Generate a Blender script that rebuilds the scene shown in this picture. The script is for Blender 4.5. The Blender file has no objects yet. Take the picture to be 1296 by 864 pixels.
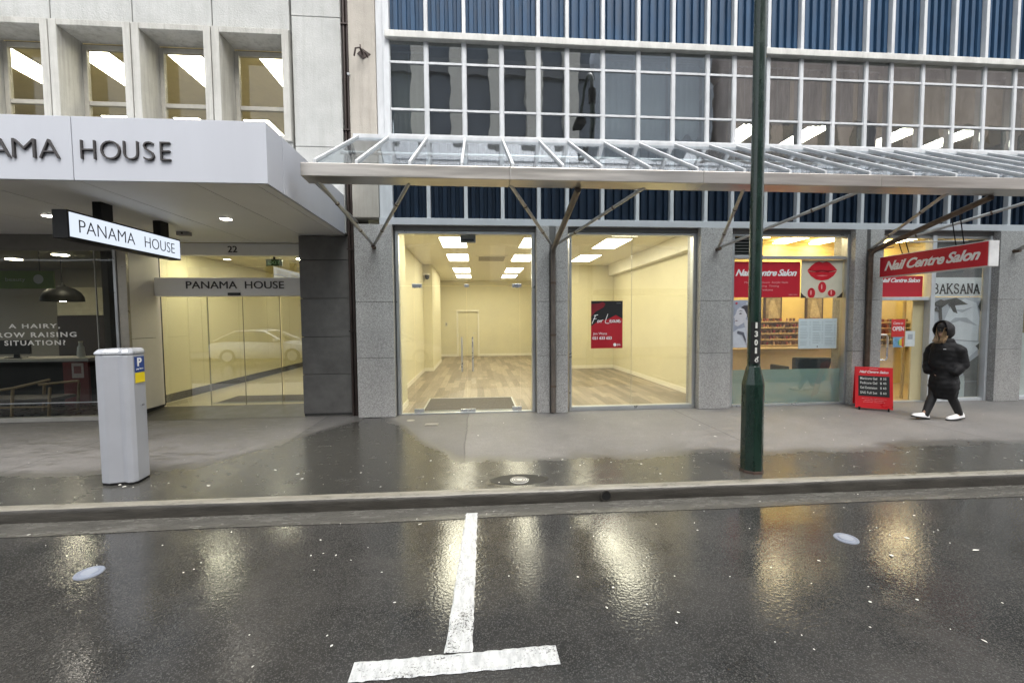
import bpy, bmesh, math, random
from mathutils import noise as mnoise
from mathutils import Vector, Matrix
random.seed(7)
S = bpy.context.scene
COL = S.collection
R = math.radians

# ------------------------------------------------------------------ camera
cam_d = bpy.data.cameras.new("camera")
cam = bpy.data.objects.new("camera", cam_d)
COL.objects.link(cam)
cam_d.sensor_fit = 'HORIZONTAL'
cam_d.sensor_width = 36.0
cam_d.lens = 36.0 * 539.2 / 1296.0
cam_d.clip_end = 500
cam_d.clip_start = 0.05
cam.matrix_world = Matrix(((0.99654415, 0.01185888, -0.08221389, 0.0),
                           (-0.08270086, 0.04910364, -0.99536395, 0.0),
                           (-0.0077669, 0.99872328, 0.04991468, 1.78),
                           (0, 0, 0, 1)))
S.camera = cam
# ------------------------------------------------------------------ world, sun, exposure
W = bpy.data.worlds.new("World")
S.world = W
W.use_nodes = True
nt = W.node_tree
nt.nodes.clear()
sky = nt.nodes.new("ShaderNodeTexSky")
sky.sky_type = 'NISHITA'
sky.sun_disc = False
SUN_EL, SUN_AZ = 60.0, 160.0
sky.sun_elevation = R(SUN_EL)
sky.sun_rotation = R(SUN_AZ)
sky.air_density = 1.0
sky.dust_density = 4.0
hs = nt.nodes.new("ShaderNodeHueSaturation")
hs.inputs['Saturation'].default_value = 0.22
bg = nt.nodes.new("ShaderNodeBackground")
bg.inputs['Strength'].default_value = 0.15
wo = nt.nodes.new("ShaderNodeOutputWorld")
nt.links.new(sky.outputs[0], hs.inputs['Color'])
nt.links.new(hs.outputs[0], bg.inputs['Color'])
nt.links.new(bg.outputs[0], wo.inputs['Surface'])
sun_d = bpy.data.lights.new("sun", 'SUN')
sun_d.energy = 0.6
sun_d.angle = R(40)
sun_d.color = (1.0, 0.97, 0.93)
sun = bpy.data.objects.new("sun", sun_d)
COL.objects.link(sun)
_a = R(SUN_AZ)
_dir = Vector((math.sin(_a) * math.cos(R(SUN_EL)), math.cos(_a) * math.cos(R(SUN_EL)), math.sin(R(SUN_EL))))
sun.rotation_euler = (-_dir).to_track_quat('-Z', 'Y').to_euler()
S.view_settings.view_transform = 'Standard'
S.view_settings.look = 'None'
S.view_settings.gamma = 1
S.view_settings.exposure = 1.45
S.cycles.use_denoising = True
S.cycles.max_bounces = 8
S.cycles.transparent_max_bounces = 24
S.cycles.caustics_reflective = False
S.cycles.caustics_refractive = False
S.cycles.sample_clamp_indirect = 6


# ------------------------------------------------------------------ materials
def srgb(r, g, b):
    f = lambda c: (c / 12.92) if c <= 0.04045 else ((c + 0.055) / 1.055) ** 2.4
    return tuple(f(c / 255.0) for c in (r, g, b))


def new_mat(name):
    m = bpy.data.materials.new(name)
    m.use_nodes = True
    m.node_tree.nodes.clear()
    return m, m.node_tree


def nd(t, typ, **kw):
    n = t.nodes.new(typ)
    for k, v in kw.items():
        setattr(n, k, v)
    return n


def math_n(t, op, a, b=None, clamp=False):
    n = nd(t, "ShaderNodeMath", operation=op, use_clamp=clamp)
    for i, v in enumerate((a, b)):
        if v is None:
            continue
        if isinstance(v, (int, float)):
            n.inputs[i].default_value = v
        else:
            t.links.new(v, n.inputs[i])
    return n.outputs[0]


def noise(t, pos, scale, detail=4, rough=0.6, dist=0.0):
    n = nd(t, "ShaderNodeTexNoise")
    n.inputs['Scale'].default_value = scale
    n.inputs['Detail'].default_value = detail
    n.inputs['Roughness'].default_value = rough
    n.inputs['Distortion'].default_value = dist
    t.links.new(pos, n.inputs['Vector'])
    return n.outputs['Fac']


def mixc(t, fac, a, b):
    n = nd(t, "ShaderNodeMix", data_type='RGBA')
    for sock, v in ((n.inputs[0], fac), (n.inputs[6], a), (n.inputs[7], b)):
        if isinstance(v, (int, float)):
            sock.default_value = v
        elif isinstance(v, tuple):
            sock.default_value = (*v[:3], 1)
        else:
            t.links.new(v, sock)
    return n.outputs[2]


def ramp(t, fac, lo, hi, a=0.0, b=1.0):
    n = nd(t, "ShaderNodeMapRange", clamp=True)
    n.inputs[1].default_value, n.inputs[2].default_value = lo, hi
    n.inputs[3].default_value, n.inputs[4].default_value = a, b
    t.links.new(fac, n.inputs[0])
    return n.outputs[0]


def position(t):
    return nd(t, "ShaderNodeNewGeometry").outputs['Position']


def stretch(t, pos, s):
    n = nd(t, "ShaderNodeVectorMath", operation='MULTIPLY')
    n.inputs[1].default_value = s
    t.links.new(pos, n.inputs[0])
    return n.outputs[0]


def pm(name, col, rough=0.5, metal=0.0, var=0.12, scale=6.0, bump=0.0, bscale=60.0, spec=0.5, coat=0.0,
       st=(1, 1, 1), rvar=0.1, emis=None, estr=0.0, col2=None):
    """principled material: colour noise, roughness noise, fine bump"""
    m, t = new_mat(name)
    p = nd(t, "ShaderNodeBsdfPrincipled")
    o = nd(t, "ShaderNodeOutputMaterial")
    t.links.new(p.outputs[0], o.inputs[0])
    pos = stretch(t, position(t), st)
    n1 = noise(t, pos, scale, 6, 0.65)
    f = ramp(t, n1, 0.3, 0.7)
    dark = tuple(c * (1 - var) for c in col)
    lite = col2 if col2 else tuple(min(1, c * (1 + var)) for c in col)
    t.links.new(mixc(t, f, dark, lite), p.inputs['Base Color'])
    p.inputs['Metallic'].default_value = metal
    t.links.new(ramp(t, n1, 0.3, 0.7, max(0.02, rough - rvar), min(1, rough + rvar)), p.inputs['Roughness'])
    p.inputs['Specular IOR Level'].default_value = spec
    p.inputs['Coat Weight'].default_value = coat
    if bump:
        b = nd(t, "ShaderNodeBump")
        b.inputs['Strength'].default_value = bump
        b.inputs['Distance'].default_value = 0.01
        t.links.new(noise(t, pos, bscale, 5, 0.6), b.inputs['Height'])
        t.links.new(b.outputs[0], p.inputs['Normal'])
    if emis:
        p.inputs['Emission Color'].default_value = (*emis, 1)
        p.inputs['Emission Strength'].default_value = estr
    return m


def emit(name, col, strength):
    m, t = new_mat(name)
    e = nd(t, "ShaderNodeEmission")
    e.inputs[0].default_value = (*col, 1)
    e.inputs[1].default_value = strength
    o = nd(t, "ShaderNodeOutputMaterial")
    t.links.new(e.outputs[0], o.inputs[0])
    return m


def glass(name, tint=(0.97, 0.98, 0.97), r0=0.05, wav=0.0, rough=0.0, dirt=0.0, gain=0.95):
    """thin architectural glass: see-through with Schlick reflection, slightly wavy"""
    m, t = new_mat(name)
    lw = nd(t, "ShaderNodeLayerWeight")
    lw.inputs[0].default_value = 0.5
    f = math_n(t, 'POWER', lw.outputs['Facing'], 5.0)
    f = math_n(t, 'MULTIPLY', f, gain)
    f = math_n(t, 'ADD', f, r0, clamp=True)
    tr = nd(t, "ShaderNodeBsdfTransparent")
    tr.inputs[0].default_value = (*tint, 1)
    gl = nd(t, "ShaderNodeBsdfGlossy")
    gl.inputs['Roughness'].default_value = rough
    gl.inputs[0].default_value = (0.95, 0.97, 1, 1)
    if wav:
        b = nd(t, "ShaderNodeBump")
        b.inputs['Strength'].default_value = 1.0
        b.inputs['Distance'].default_value = wav
        t.links.new(noise(t, position(t), 1.6, 2, 0.4), b.inputs['Height'])
        t.links.new(b.outputs[0], gl.inputs['Normal'])
        t.links.new(b.outputs[0], lw.inputs['Normal'])
    mx = nd(t, "ShaderNodeMixShader")
    t.links.new(f, mx.inputs[0])
    t.links.new(tr.outputs[0], mx.inputs[1])
    t.links.new(gl.outputs[0], mx.inputs[2])
    out = mx.outputs[0]
    if dirt:
        df = nd(t, "ShaderNodeBsdfDiffuse")
        df.inputs[0].default_value = (0.5, 0.52, 0.54, 1)
        n = noise(t, position(t), 3.0, 5, 0.7)
        fac = ramp(t, n, 0.3, 0.75, dirt * 0.4, dirt)
        m2 = nd(t, "ShaderNodeMixShader")
        t.links.new(fac, m2.inputs[0])
        t.links.new(out, m2.inputs[1])
        t.links.new(df.outputs[0], m2.inputs[2])
        out = m2.outputs[0]
    o = nd(t, "ShaderNodeOutputMaterial")
    t.links.new(out, o.inputs[0])
    return m


def film(name, col, cover):
    """frosted vinyl film: part see-through, part milky"""
    m, t = new_mat(name)
    tr = nd(t, "ShaderNodeBsdfTransparent")
    df = nd(t, "ShaderNodeBsdfDiffuse")
    df.inputs[0].default_value = (*col, 1)
    tl = nd(t, "ShaderNodeBsdfTranslucent")
    tl.inputs[0].default_value = (*col, 1)
    a = nd(t, "ShaderNodeMixShader")
    a.inputs[0].default_value = 0.5
    t.links.new(df.outputs[0], a.inputs[1])
    t.links.new(tl.outputs[0], a.inputs[2])
    mx = nd(t, "ShaderNodeMixShader")
    mx.inputs[0].default_value = cover
    t.links.new(tr.outputs[0], mx.inputs[1])
    t.links.new(a.outputs[0], mx.inputs[2])
    o = nd(t, "ShaderNodeOutputMaterial")
    t.links.new(mx.outputs[0], o.inputs[0])
    return m


def granite(name, c1, c2, c3, scale=85.0):
    m, t = new_mat(name)
    p = nd(t, "ShaderNodeBsdfPrincipled")
    o = nd(t, "ShaderNodeOutputMaterial")
    t.links.new(p.outputs[0], o.inputs[0])
    pos = position(t)
    v = nd(t, "ShaderNodeTexVoronoi")
    v.inputs['Scale'].default_value = scale
    t.links.new(pos, v.inputs['Vector'])
    sx = nd(t, "ShaderNodeSeparateColor")
    t.links.new(v.outputs['Color'], sx.inputs[0])
    a = mixc(t, ramp(t, sx.outputs[0], 0.35, 0.75), c1, c2)
    b = mixc(t, ramp(t, sx.outputs[1], 0.72, 0.82), a, c3)
    big = ramp(t, noise(t, stretch(t, pos, (1.5, 1.5, 0.5)), 1.6, 5), 0.3, 0.75, 0.82, 1.1)
    mm = nd(t, "ShaderNodeVectorMath", operation='SCALE')
    t.links.new(b, mm.inputs[0])
    t.links.new(big, mm.inputs['Scale'])
    t.links.new(mm.outputs[0], p.inputs['Base Color'])
    p.inputs['Roughness'].default_value = 0.55
    bp = nd(t, "ShaderNodeBump")
    bp.inputs['Strength'].default_value = 0.25
    bp.inputs['Distance'].default_value = 0.003
    t.links.new(sx.outputs[2], bp.inputs['Height'])
    t.links.new(bp.outputs[0], p.inputs['Normal'])
    return m


def concrete(name, col, streak=0.25, bump=0.5, bscale=45):
    m, t = new_mat(name)
    p = nd(t, "ShaderNodeBsdfPrincipled")
    o = nd(t, "ShaderNodeOutputMaterial")
    t.links.new(p.outputs[0], o.inputs[0])
    pos = position(t)
    n1 = ramp(t, noise(t, pos, 2.2, 7, 0.7), 0.3, 0.7)
    n2 = ramp(t, noise(t, stretch(t, pos, (9, 9, 0.55)), 1.0, 5, 0.7), 0.45, 0.72)
    a = mixc(t, n1, tuple(c * 0.86 for c in col), tuple(min(1, c * 1.08) for c in col))
    st = math_n(t, 'MULTIPLY', n2, streak)
    b = mixc(t, st, a, tuple(c * f for c, f in zip(col, (0.45, 0.44, 0.40))))
    t.links.new(b, p.inputs['Base Color'])
    p.inputs['Roughness'].default_value = 0.85
    bp = nd(t, "ShaderNodeBump")
    bp.inputs['Strength'].default_value = bump
    bp.inputs['Distance'].default_value = 0.012
    t.links.new(noise(t, pos, bscale, 4, 0.7), bp.inputs['Height'])
    t.links.new(bp.outputs[0], p.inputs['Normal'])
    return m


def road_mat():
    m, t = new_mat("wet_asphalt")
    p = nd(t, "ShaderNodeBsdfPrincipled")
    o = nd(t, "ShaderNodeOutputMaterial")
    t.links.new(p.outputs[0], o.inputs[0])
    pos = position(t)
    v = nd(t, "ShaderNodeTexVoronoi")
    v.inputs['Scale'].default_value = 190
    t.links.new(pos, v.inputs['Vector'])
    sc = nd(t, "ShaderNodeSeparateColor")
    t.links.new(v.outputs['Color'], sc.inputs[0])
    n_big = noise(t, pos, 0.9, 5, 0.65)
    n_mid = noise(t, pos, 5.0, 5, 0.7)
    base = mixc(t, ramp(t, n_big, 0.35, 0.68), (0.026, 0.026, 0.0245), (0.058, 0.055, 0.050))
    ag = mixc(t, ramp(t, sc.outputs[0], 0.70, 1.0), base, (0.10, 0.097, 0.09))
    t.links.new(ag, p.inputs['Base Color'])
    r = ramp(t, n_big, 0.42, 0.68, 0.025, 0.12)
    r2 = math_n(t, 'ADD', r, ramp(t, n_mid, 0.4, 0.75, -0.01, 0.05), clamp=True)
    t.links.new(r2, p.inputs['Roughness'])
    p.inputs['Specular IOR Level'].default_value = 0.75
    p.inputs['IOR'].default_value = 1.45
    h = math_n(t, 'ADD', math_n(t, 'MULTIPLY', v.outputs['Distance'], 0.07), math_n(t, 'MULTIPLY', noise(t, pos, 48, 3, 0.5), 1.3))
    b = nd(t, "ShaderNodeBump")
    b.inputs['Distance'].default_value = 0.0035
    t.links.new(ramp(t, n_big, 0.38, 0.68, 0.19, 0.46), b.inputs['Strength'])
    t.links.new(h, b.inputs['Height'])
    t.links.new(b.outputs[0], p.inputs['Normal'])
    return m


def pavement_mat():
    """footpath asphalt: dry under the canopies, wet near the kerb and in the open wedge between the canopies"""
    m, t = new_mat("footpath_asphalt")
    p = nd(t, "ShaderNodeBsdfPrincipled")
    o = nd(t, "ShaderNodeOutputMaterial")
    t.links.new(p.outputs[0], o.inputs[0])
    pos = position(t)
    sx = nd(t, "ShaderNodeSeparateXYZ")
    t.links.new(pos, sx.inputs[0])
    X, Y = sx.outputs[0], sx.outputs[1]
    nb = noise(t, pos, 1.1, 5, 0.65)
    nf = noise(t, pos, 7, 5, 0.7)
    Yn = math_n(t, 'ADD', Y, ramp(t, nb, 0.25, 0.75, -0.22, 0.22))
    w1 = ramp(t, Yn, 5.22, 4.86)
    dx = math_n(t, 'ABSOLUTE', math_n(t, 'ADD', X, 1.75))
    lim = ramp(t, Yn, 4.6, 7.5, 1.75, 0.15)
    w2 = ramp(t, math_n(t, 'SUBTRACT', dx, lim), 0.12, -0.12)
    # gentle drips inside the dry zone (stretched along the shopfronts)
    drip = ramp(t, noise(t, stretch(t, pos, (1.4, 5.0, 1)), 2.2, 5, 0.62, 0.4), 0.54, 0.60)
    drip = math_n(t, 'MULTIPLY', drip, ramp(t, X, -2.5, -1.5, 0.65, 0.28))
    wet = math_n(t, 'MAXIMUM', math_n(t, 'MAXIMUM', w1, w2), drip)
    # laid patches: tone steps at the seams
    pa = math_n(t, 'MULTIPLY', ramp(t, X, -2.62, -2.60), ramp(t, X, -0.16, -0.18))
    tone = ramp(t, pa, 0, 1, 1.0, 0.74)
    fine = math_n(t, 'MULTIPLY', ramp(t, nf, 0.3, 0.7, 0.84, 1.12), ramp(t, nb, 0.3, 0.7, 0.88, 1.1))
    v = nd(t, "ShaderNodeTexVoronoi")
    v.inputs['Scale'].default_value = 130
    t.links.new(pos, v.inputs['Vector'])
    sc = nd(t, "ShaderNodeSeparateColor")
    t.links.new(v.outputs['Color'], sc.inputs[0])
    fine = math_n(t, 'MULTIPLY', fine, ramp(t, sc.outputs[0], 0, 1, 0.85, 1.15))
    col = mixc(t, wet, (0.172, 0.163, 0.154), (0.062, 0.060, 0.053))
    # sealed joints between the laid strips
    wob = ramp(t, nb, 0.2, 0.8, -0.03, 0.03)
    for sx_ in (-0.17, -2.61, 3.55, 6.9, -5.3):
        dj = math_n(t, 'ABSOLUTE', math_n(t, 'ADD', math_n(t, 'SUBTRACT', X, sx_), wob))
        fine = math_n(t, 'MULTIPLY', fine, ramp(t, dj, 0.004, 0.014, 0.55, 1.0))
    s = nd(t, "ShaderNodeVectorMath", operation='SCALE')
    t.links.new(col, s.inputs[0])
    t.links.new(math_n(t, 'MULTIPLY', tone, fine), s.inputs['Scale'])
    t.links.new(s.outputs[0], p.inputs['Base Color'])
    rw = ramp(t, nf, 0.3, 0.7, 0.17, 0.30)
    rd = math_n(t, 'MULTIPLY', math_n(t, 'SUBTRACT', 1.0, wet), 0.42)
    t.links.new(math_n(t, 'ADD', rw, rd, clamp=True), p.inputs['Roughness'])
    b = nd(t, "ShaderNodeBump")
    b.inputs['Distance'].default_value = 0.004
    t.links.new(ramp(t, wet, 0, 1, 0.5, 0.06), b.inputs['Strength'])
    t.links.new(math_n(t, 'ADD', noise(t, pos, 40, 4, 0.6), math_n(t, 'MULTIPLY', v.outputs['Distance'], 0.6)), b.inputs['Height'])
    t.links.new(b.outputs[0], p.inputs['Normal'])
    return m


def planks_mat():
    m, t = new_mat("timber_plank_vinyl")
    p = nd(t, "ShaderNodeBsdfPrincipled")
    o = nd(t, "ShaderNodeOutputMaterial")
    t.links.new(p.outputs[0], o.inputs[0])
    pos = position(t)
    mp = nd(t, "ShaderNodeMapping")
    mp.inputs['Rotation'].default_value = (0, 0, R(90))
    t.links.new(pos, mp.inputs[0])
    br = nd(t, "ShaderNodeTexBrick")
    br.offset = 0.37
    br.inputs['Color1'].default_value = (0.17, 0.138, 0.10, 1)
    br.inputs['Color2'].default_value = (0.36, 0.298, 0.22, 1)
    br.inputs['Mortar'].default_value = (0.2, 0.14, 0.09, 1)
    br.inputs['Scale'].default_value = 1.0
    br.inputs['Mortar Size'].default_value = 0.0025
    br.inputs['Brick Width'].default_value = 1.25
    br.inputs['Row Height'].default_value = 0.155
    t.links.new(mp.outputs[0], br.inputs[0])
    g = noise(t, stretch(t, pos, (30, 1.6, 1)), 1.0, 6, 0.7)
    s = nd(t, "ShaderNodeVectorMath", operation='SCALE')
    t.links.new(br.outputs[0], s.inputs[0])
    t.links.new(ramp(t, g, 0.3, 0.7, 0.8, 1.15), s.inputs['Scale'])
    t.links.new(s.outputs[0], p.inputs['Base Color'])
    p.inputs['Roughness'].default_value = 0.42
    return m


WHITE = pm("white_frame_paint", (0.54, 0.56, 0.575), 0.45, var=0.14, scale=4, bump=0.05, st=(2, 2, 0.5))
SILL = pm("weathered_ledge_paint", (0.56, 0.56, 0.53), 0.6, var=0.2, scale=5, bump=0.15, bscale=30, st=(1, 1, 0.3))
BANDM = pm("grey_band_metal", (0.50, 0.52, 0.54), 0.42, var=0.06, scale=2)
ALU = pm("anodised_aluminium", (0.52, 0.54, 0.55), 0.35, 0.7, var=0.06, scale=4)
STEEL = pm("brushed_stainless", (0.56, 0.53, 0.49), 0.34, 0.9, var=0.16, scale=1.5, st=(0.5, 4, 9), rvar=0.08)
GALV = pm("galvanised_tube", (0.46, 0.455, 0.44), 0.42, 0.75, var=0.15, scale=8)
RUSTY = pm("dark_bronze_pipe", (0.13, 0.095, 0.07), 0.45, 0.5, var=0.35, scale=9)
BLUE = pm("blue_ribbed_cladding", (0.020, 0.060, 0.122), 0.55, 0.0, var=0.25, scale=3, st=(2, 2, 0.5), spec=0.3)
CONC = concrete("pale_textured_render", (0.46, 0.468, 0.45), 0.26, 0.8, 38)
CONC2 = concrete("stained_concrete", (0.43, 0.40, 0.35), 0.35, 0.5)
CONC3 = concrete("reveal_concrete", (0.47, 0.465, 0.43), 0.65, 0.6)
GRAN = granite("grey_granite", (0.27, 0.264, 0.253), (0.40, 0.392, 0.378), (0.52, 0.51, 0.49), 120.0)
GRAN_D = pm("dark_slate_stone", (0.115, 0.112, 0.106), 0.5, var=0.25, scale=4, bump=0.1)
BROWN = pm("brown_downpipe_metal", (0.045, 0.033, 0.029), 0.4, 0.3, var=0.25, scale=6, st=(1, 1, 0.3))
FASC = pm("pale_grey_fascia_panel", (0.49, 0.51, 0.555), 0.42, 0.0, var=0.03, scale=0.8, rvar=0.01, st=(3, 3, 0.4))
SOFF = pm("soffit_panel", (0.78, 0.775, 0.76), 0.5, var=0.05, scale=1.5)
GAP = pm("dark_joint", (0.03, 0.03, 0.03), 0.8)
LETTER = pm("dark_bronze_letter", (0.05, 0.045, 0.043), 0.35, 0.4)
BLACK = pm("black_metal", (0.012, 0.012, 0.012), 0.5, spec=0.2)
BLACKP = pm("black_plastic", (0.012, 0.012, 0.013), 0.45)
PRINTB = pm("black_print", (0.012, 0.012, 0.012), 0.6)
PRINTW = pm("white_print", (0.82, 0.82, 0.81), 0.6, var=0.02)
RED = pm("red_sign_vinyl", (0.50, 0.014, 0.030), 0.4, var=0.05)
REDB = pm("red_board_paint", (0.62, 0.012, 0.018), 0.35, var=0.06)
GLASS = glass("shop_glass", r0=0.055, wav=0.0006, dirt=0.035)
GLASS_UP = glass("old_window_glass", tint=(0.72, 0.75, 0.74), r0=0.27, wav=0.0028, dirt=0.02)
GLASS_L = glass("sash_glass", tint=(0.90, 0.90, 0.85), r0=0.03, wav=0.001)
GLASS_C = glass("canopy_glass", tint=(0.78, 0.82, 0.84), r0=0.05, wav=0.0, rough=0.02, dirt=0.03, gain=0.55)
GLASS_D = glass("tinted_cafe_glass", tint=(0.80, 0.82, 0.80), r0=0.03, wav=0.0008)
CREAM = pm("cream_wall_paint", (0.68, 0.63, 0.43), 0.7, var=0.03, scale=2)
CREAMC = pm("cream_ceiling", (0.80, 0.765, 0.63), 0.8, var=0.03)
SKIRT = pm("white_skirting", (0.80, 0.76, 0.63), 0.5, var=0.02)
PANEL_L = emit("ceiling_panel_light", (1.0, 0.93, 0.71), 6.6)
MATB = pm("dark_entrance_mat", (0.10, 0.085, 0.068), 0.95, var=0.3, scale=60, bump=0.8, bscale=200)
PLANK = planks_mat()
ROAD = road_mat()
PAVE = pavement_mat()


# ------------------------------------------------------------------ mesh builder
def world_pivot(o):
    v = Vector((0, 0, 0))
    while o is not None:
        v += Vector(o.location)
        o = o.parent
    return v


class MB:
    """collects shapes in world metres, then links them as ONE mesh object"""

    def __init__(self):
        self.v, self.f = [], []

    def add(self, vs, fs):
        n = len(self.v)
        self.v += [tuple(a) for a in vs]
        self.f += [tuple(i + n for i in f) for f in fs]
        return self

    def box(self, x0, x1, y0, y1, z0, z1):
        vs = [(x, y, z) for z in (z0, z1) for y in (y0, y1) for x in (x0, x1)]
        return self.add(vs, [(0, 2, 3, 1), (4, 5, 7, 6), (0, 1, 5, 4), (2, 6, 7, 3), (0, 4, 6, 2), (1, 3, 7, 5)])

    def poly(self, pts, n, back):
        """flat outline given as 3-D points (counter-clockwise seen from n), given real thickness behind it"""
        n = Vector(n).normalized()
        a = [Vector(p) for p in pts]
        b = [p - n * back for p in a]
        k = len(a)
        fs = [tuple(range(k)), tuple(range(2 * k - 1, k - 1, -1))]
        fs += [(i, i + k, (i + 1) % k + k, (i + 1) % k) for i in range(k)]
        return self.add(a + b, fs)

    def tube(self, pts, r, seg=10, cap=True):
        pts = [Vector(p) for p in pts]
        rs = r if isinstance(r, (list, tuple)) else [r] * len(pts)
        vs, fs = [], []
        ref = None
        for i, p in enumerate(pts):
            d = (pts[min(i + 1, len(pts) - 1)] - pts[max(i - 1, 0)]).normalized()
            if ref is None:
                ref = d.cross(Vector((0, 0, 1)))
                if ref.length < 1e-3:
                    ref = Vector((1, 0, 0))
            ref = (ref - d * ref.dot(d)).normalized()
            b = d.cross(ref)
            for k in range(seg):
                a = 2 * math.pi * k / seg
                vs.append(p + (ref * math.cos(a) + b * math.sin(a)) * rs[i])
        for i in range(len(pts) - 1):
            for k in range(seg):
                k2 = (k + 1) % seg
                fs.append((i * seg + k, i * seg + k2, (i + 1) * seg + k2, (i + 1) * seg + k))
        if cap:
            fs.append(tuple(range(seg - 1, -1, -1)))
            fs.append(tuple((len(pts) - 1) * seg + k for k in range(seg)))
        return self.add(vs, fs)

    def lathe(self, c, prof, seg=16, cap=True):
        """prof: (radius, z) pairs round a vertical axis at c"""
        vs, fs = [], []
        for r, z in prof:
            for k in range(seg):
                a = 2 * math.pi * (k + 0.5) / seg
                vs.append((c[0] + r * math.cos(a), c[1] + r * math.sin(a), c[2] + z))
        for i in range(len(prof) - 1):
            for k in range(seg):
                k2 = (k + 1) % seg
                fs.append((i * seg + k, i * seg + k2, (i + 1) * seg + k2, (i + 1) * seg + k))
        if cap:
            fs.append(tuple(range(seg - 1, -1, -1)))
            fs.append(tuple((len(prof) - 1) * seg + k for k in range(seg)))
        return self.add(vs, fs)

    def loft(self, rings, cap=True):
        k = len(rings[0])
        vs = [p for r in rings for p in r]
        fs = []
        for i in range(len(rings) - 1):
            for j in range(k):
                j2 = (j + 1) % k
                fs.append((i * k + j, i * k + j2, (i + 1) * k + j2, (i + 1) * k + j))
        if cap:
            fs.append(tuple(range(k - 1, -1, -1)))
            fs.append(tuple((len(rings) - 1) * k + j for j in range(k)))
        return self.add(vs, fs)

    def build(self, name, m, parent=None, smooth=False, bevel=0.0, seg=2, angle=40):
        pv = world_pivot(parent)
        me = bpy.data.meshes.new(name)
        me.from_pydata([tuple(Vector(p) - pv) for p in self.v], [], self.f)
        if m:
            me.materials.append(m)
        bm = bmesh.new()
        bm.from_mesh(me)
        bmesh.ops.recalc_face_normals(bm, faces=bm.faces)
        bm.to_mesh(me)
        bm.free()
        if smooth:
            me.shade_smooth()
            try:
                me.set_sharp_from_angle(angle=R(angle))
            except Exception:
                pass
        o = bpy.data.objects.new(name, me)
        COL.objects.link(o)
        o.parent = parent
        if bevel:
            b = o.modifiers.new("bevel", 'BEVEL')
            b.width = bevel
            b.segments = seg
            b.limit_method = 'ANGLE'
            b.angle_limit = R(35)
        return o


def tag(o, label, cat, group=None):
    o['label'] = label
    o['category'] = cat
    if group:
        o['group'] = group
    return o


def thing(name, label, cat, loc=(0, 0, 0), group=None):
    o = bpy.data.objects.new(name, None)
    o.empty_display_size = 0.2
    o.location = loc
    COL.objects.link(o)
    return tag(o, label, cat, group)


def struct(mb, name, m, parent=None, **kw):
    o = mb.build(name, m, parent, **kw)
    if parent is None:
        o['kind'] = 'structure'
    return o


def kids(o):
    return [c for c in COL.objects if c.parent == o]


def again(o, d, parent=None):
    """one more of a part (with its own sub-parts), moved by d, sharing mesh data"""
    c = o.copy()
    COL.objects.link(c)
    c.parent = parent if parent is not None else o.parent
    c.location = Vector(o.location) + Vector(d)
    for ch in kids(o):
        if ch is not c:
            again(ch, (0, 0, 0), c)
    return c


def copy_thing(o, loc, label=None):
    c = o.copy()
    COL.objects.link(c)
    c.location = loc
    if label:
        c['label'] = label
    for ch in kids(o):
        again(ch, (0, 0, 0), c)
    return c


def text_geo(body, shear=0.0, offset=0.0, spacing=1.0, extrude=0.02, align='LEFT', res=4, word=1.0):
    c = bpy.data.curves.new("lettering", 'FONT')
    c.body = body
    c.shear = shear
    c.offset = offset
    c.space_character = spacing
    c.space_word = word
    c.extrude = extrude
    c.align_x = align
    c.resolution_u = res
    c.fill_mode = 'BOTH'
    o = bpy.data.objects.new("lettering", c)
    COL.objects.link(o)
    dg = bpy.context.evaluated_depsgraph_get()
    me = bpy.data.meshes.new_from_object(o.evaluated_get(dg))
    vs = [Vector(v.co) for v in me.vertices]
    fs = [tuple(p.vertices) for p in me.polygons]
    bpy.data.objects.remove(o)
    bpy.data.curves.remove(c)
    bpy.data.meshes.remove(me)
    return vs, fs


def put_text(name, body, m, parent, o, u, v, w, h, depth=0.003, smooth=False, fn=None, **kw):
    """lettering fitted into a box: o = lower left corner, u / v = right and up directions, w x h metres"""
    vs, fs = text_geo(body, **kw)
    xs = [p.x for p in vs]
    ys = [p.y for p in vs]
    zs = [p.z for p in vs]
    x0, x1, y0, y1, z0, z1 = min(xs), max(xs), min(ys), max(ys), min(zs), max(zs)
    u, v, o = Vector(u).normalized(), Vector(v).normalized(), Vector(o)
    n = u.cross(v)
    sx = w / (x1 - x0)
    sy = (h / (y1 - y0)) if h else sx
    sz = depth / max(1e-6, z1 - z0)
    out = []
    for p in vs:
        a, b = (p.x - x0) * sx, (p.y - y0) * sy
        if fn:
            a, b = fn(a, b)
        out.append(o + u * a + v * b + n * ((p.z - z0) * sz))
    mb = MB()
    mb.add(out, fs)
    return mb.build(name, m, parent)


def strokes(mb, lines, o, u, v, scale, width, depth=0.003, lift=0.0004, taper=None):
    """pen strokes: polylines in unit space drawn as flat ribbons with a little depth"""
    u, v, o = Vector(u).normalized(), Vector(v).normalized(), Vector(o)
    n = u.cross(v)
    for k, ln in enumerate(lines):
        P = [Vector((a, b)) for a, b in ln]
        L, Rr = [], []
        for i, p in enumerate(P):
            d = P[min(i + 1, len(P) - 1)] - P[max(i - 1, 0)]
            d = d.normalized() if d.length else Vector((1, 0))
            q = Vector((-d.y, d.x)) * width / scale / 2
            L.append(p + q)
            Rr.append(p - q)
        for i in range(len(P) - 1):
            quad = [Rr[i], Rr[i + 1], L[i + 1], L[i]]
            mb.poly([o + u * (q.x * scale) + v * (q.y * scale) + n * (depth + lift * k + 0.00002 * i) for q in quad], n, depth)
    return mb


UX, UZ = (1, 0, 0), (0, 0, 1)


def circle_pts(cx, cz, rx, rz, k=20, a0=0.0, a1=360.0):
    return [(cx + rx * math.cos(R(a0 + (a1 - a0) * i / k)), cz + rz * math.sin(R(a0 + (a1 - a0) * i / k))) for i in range(k)]


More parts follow.
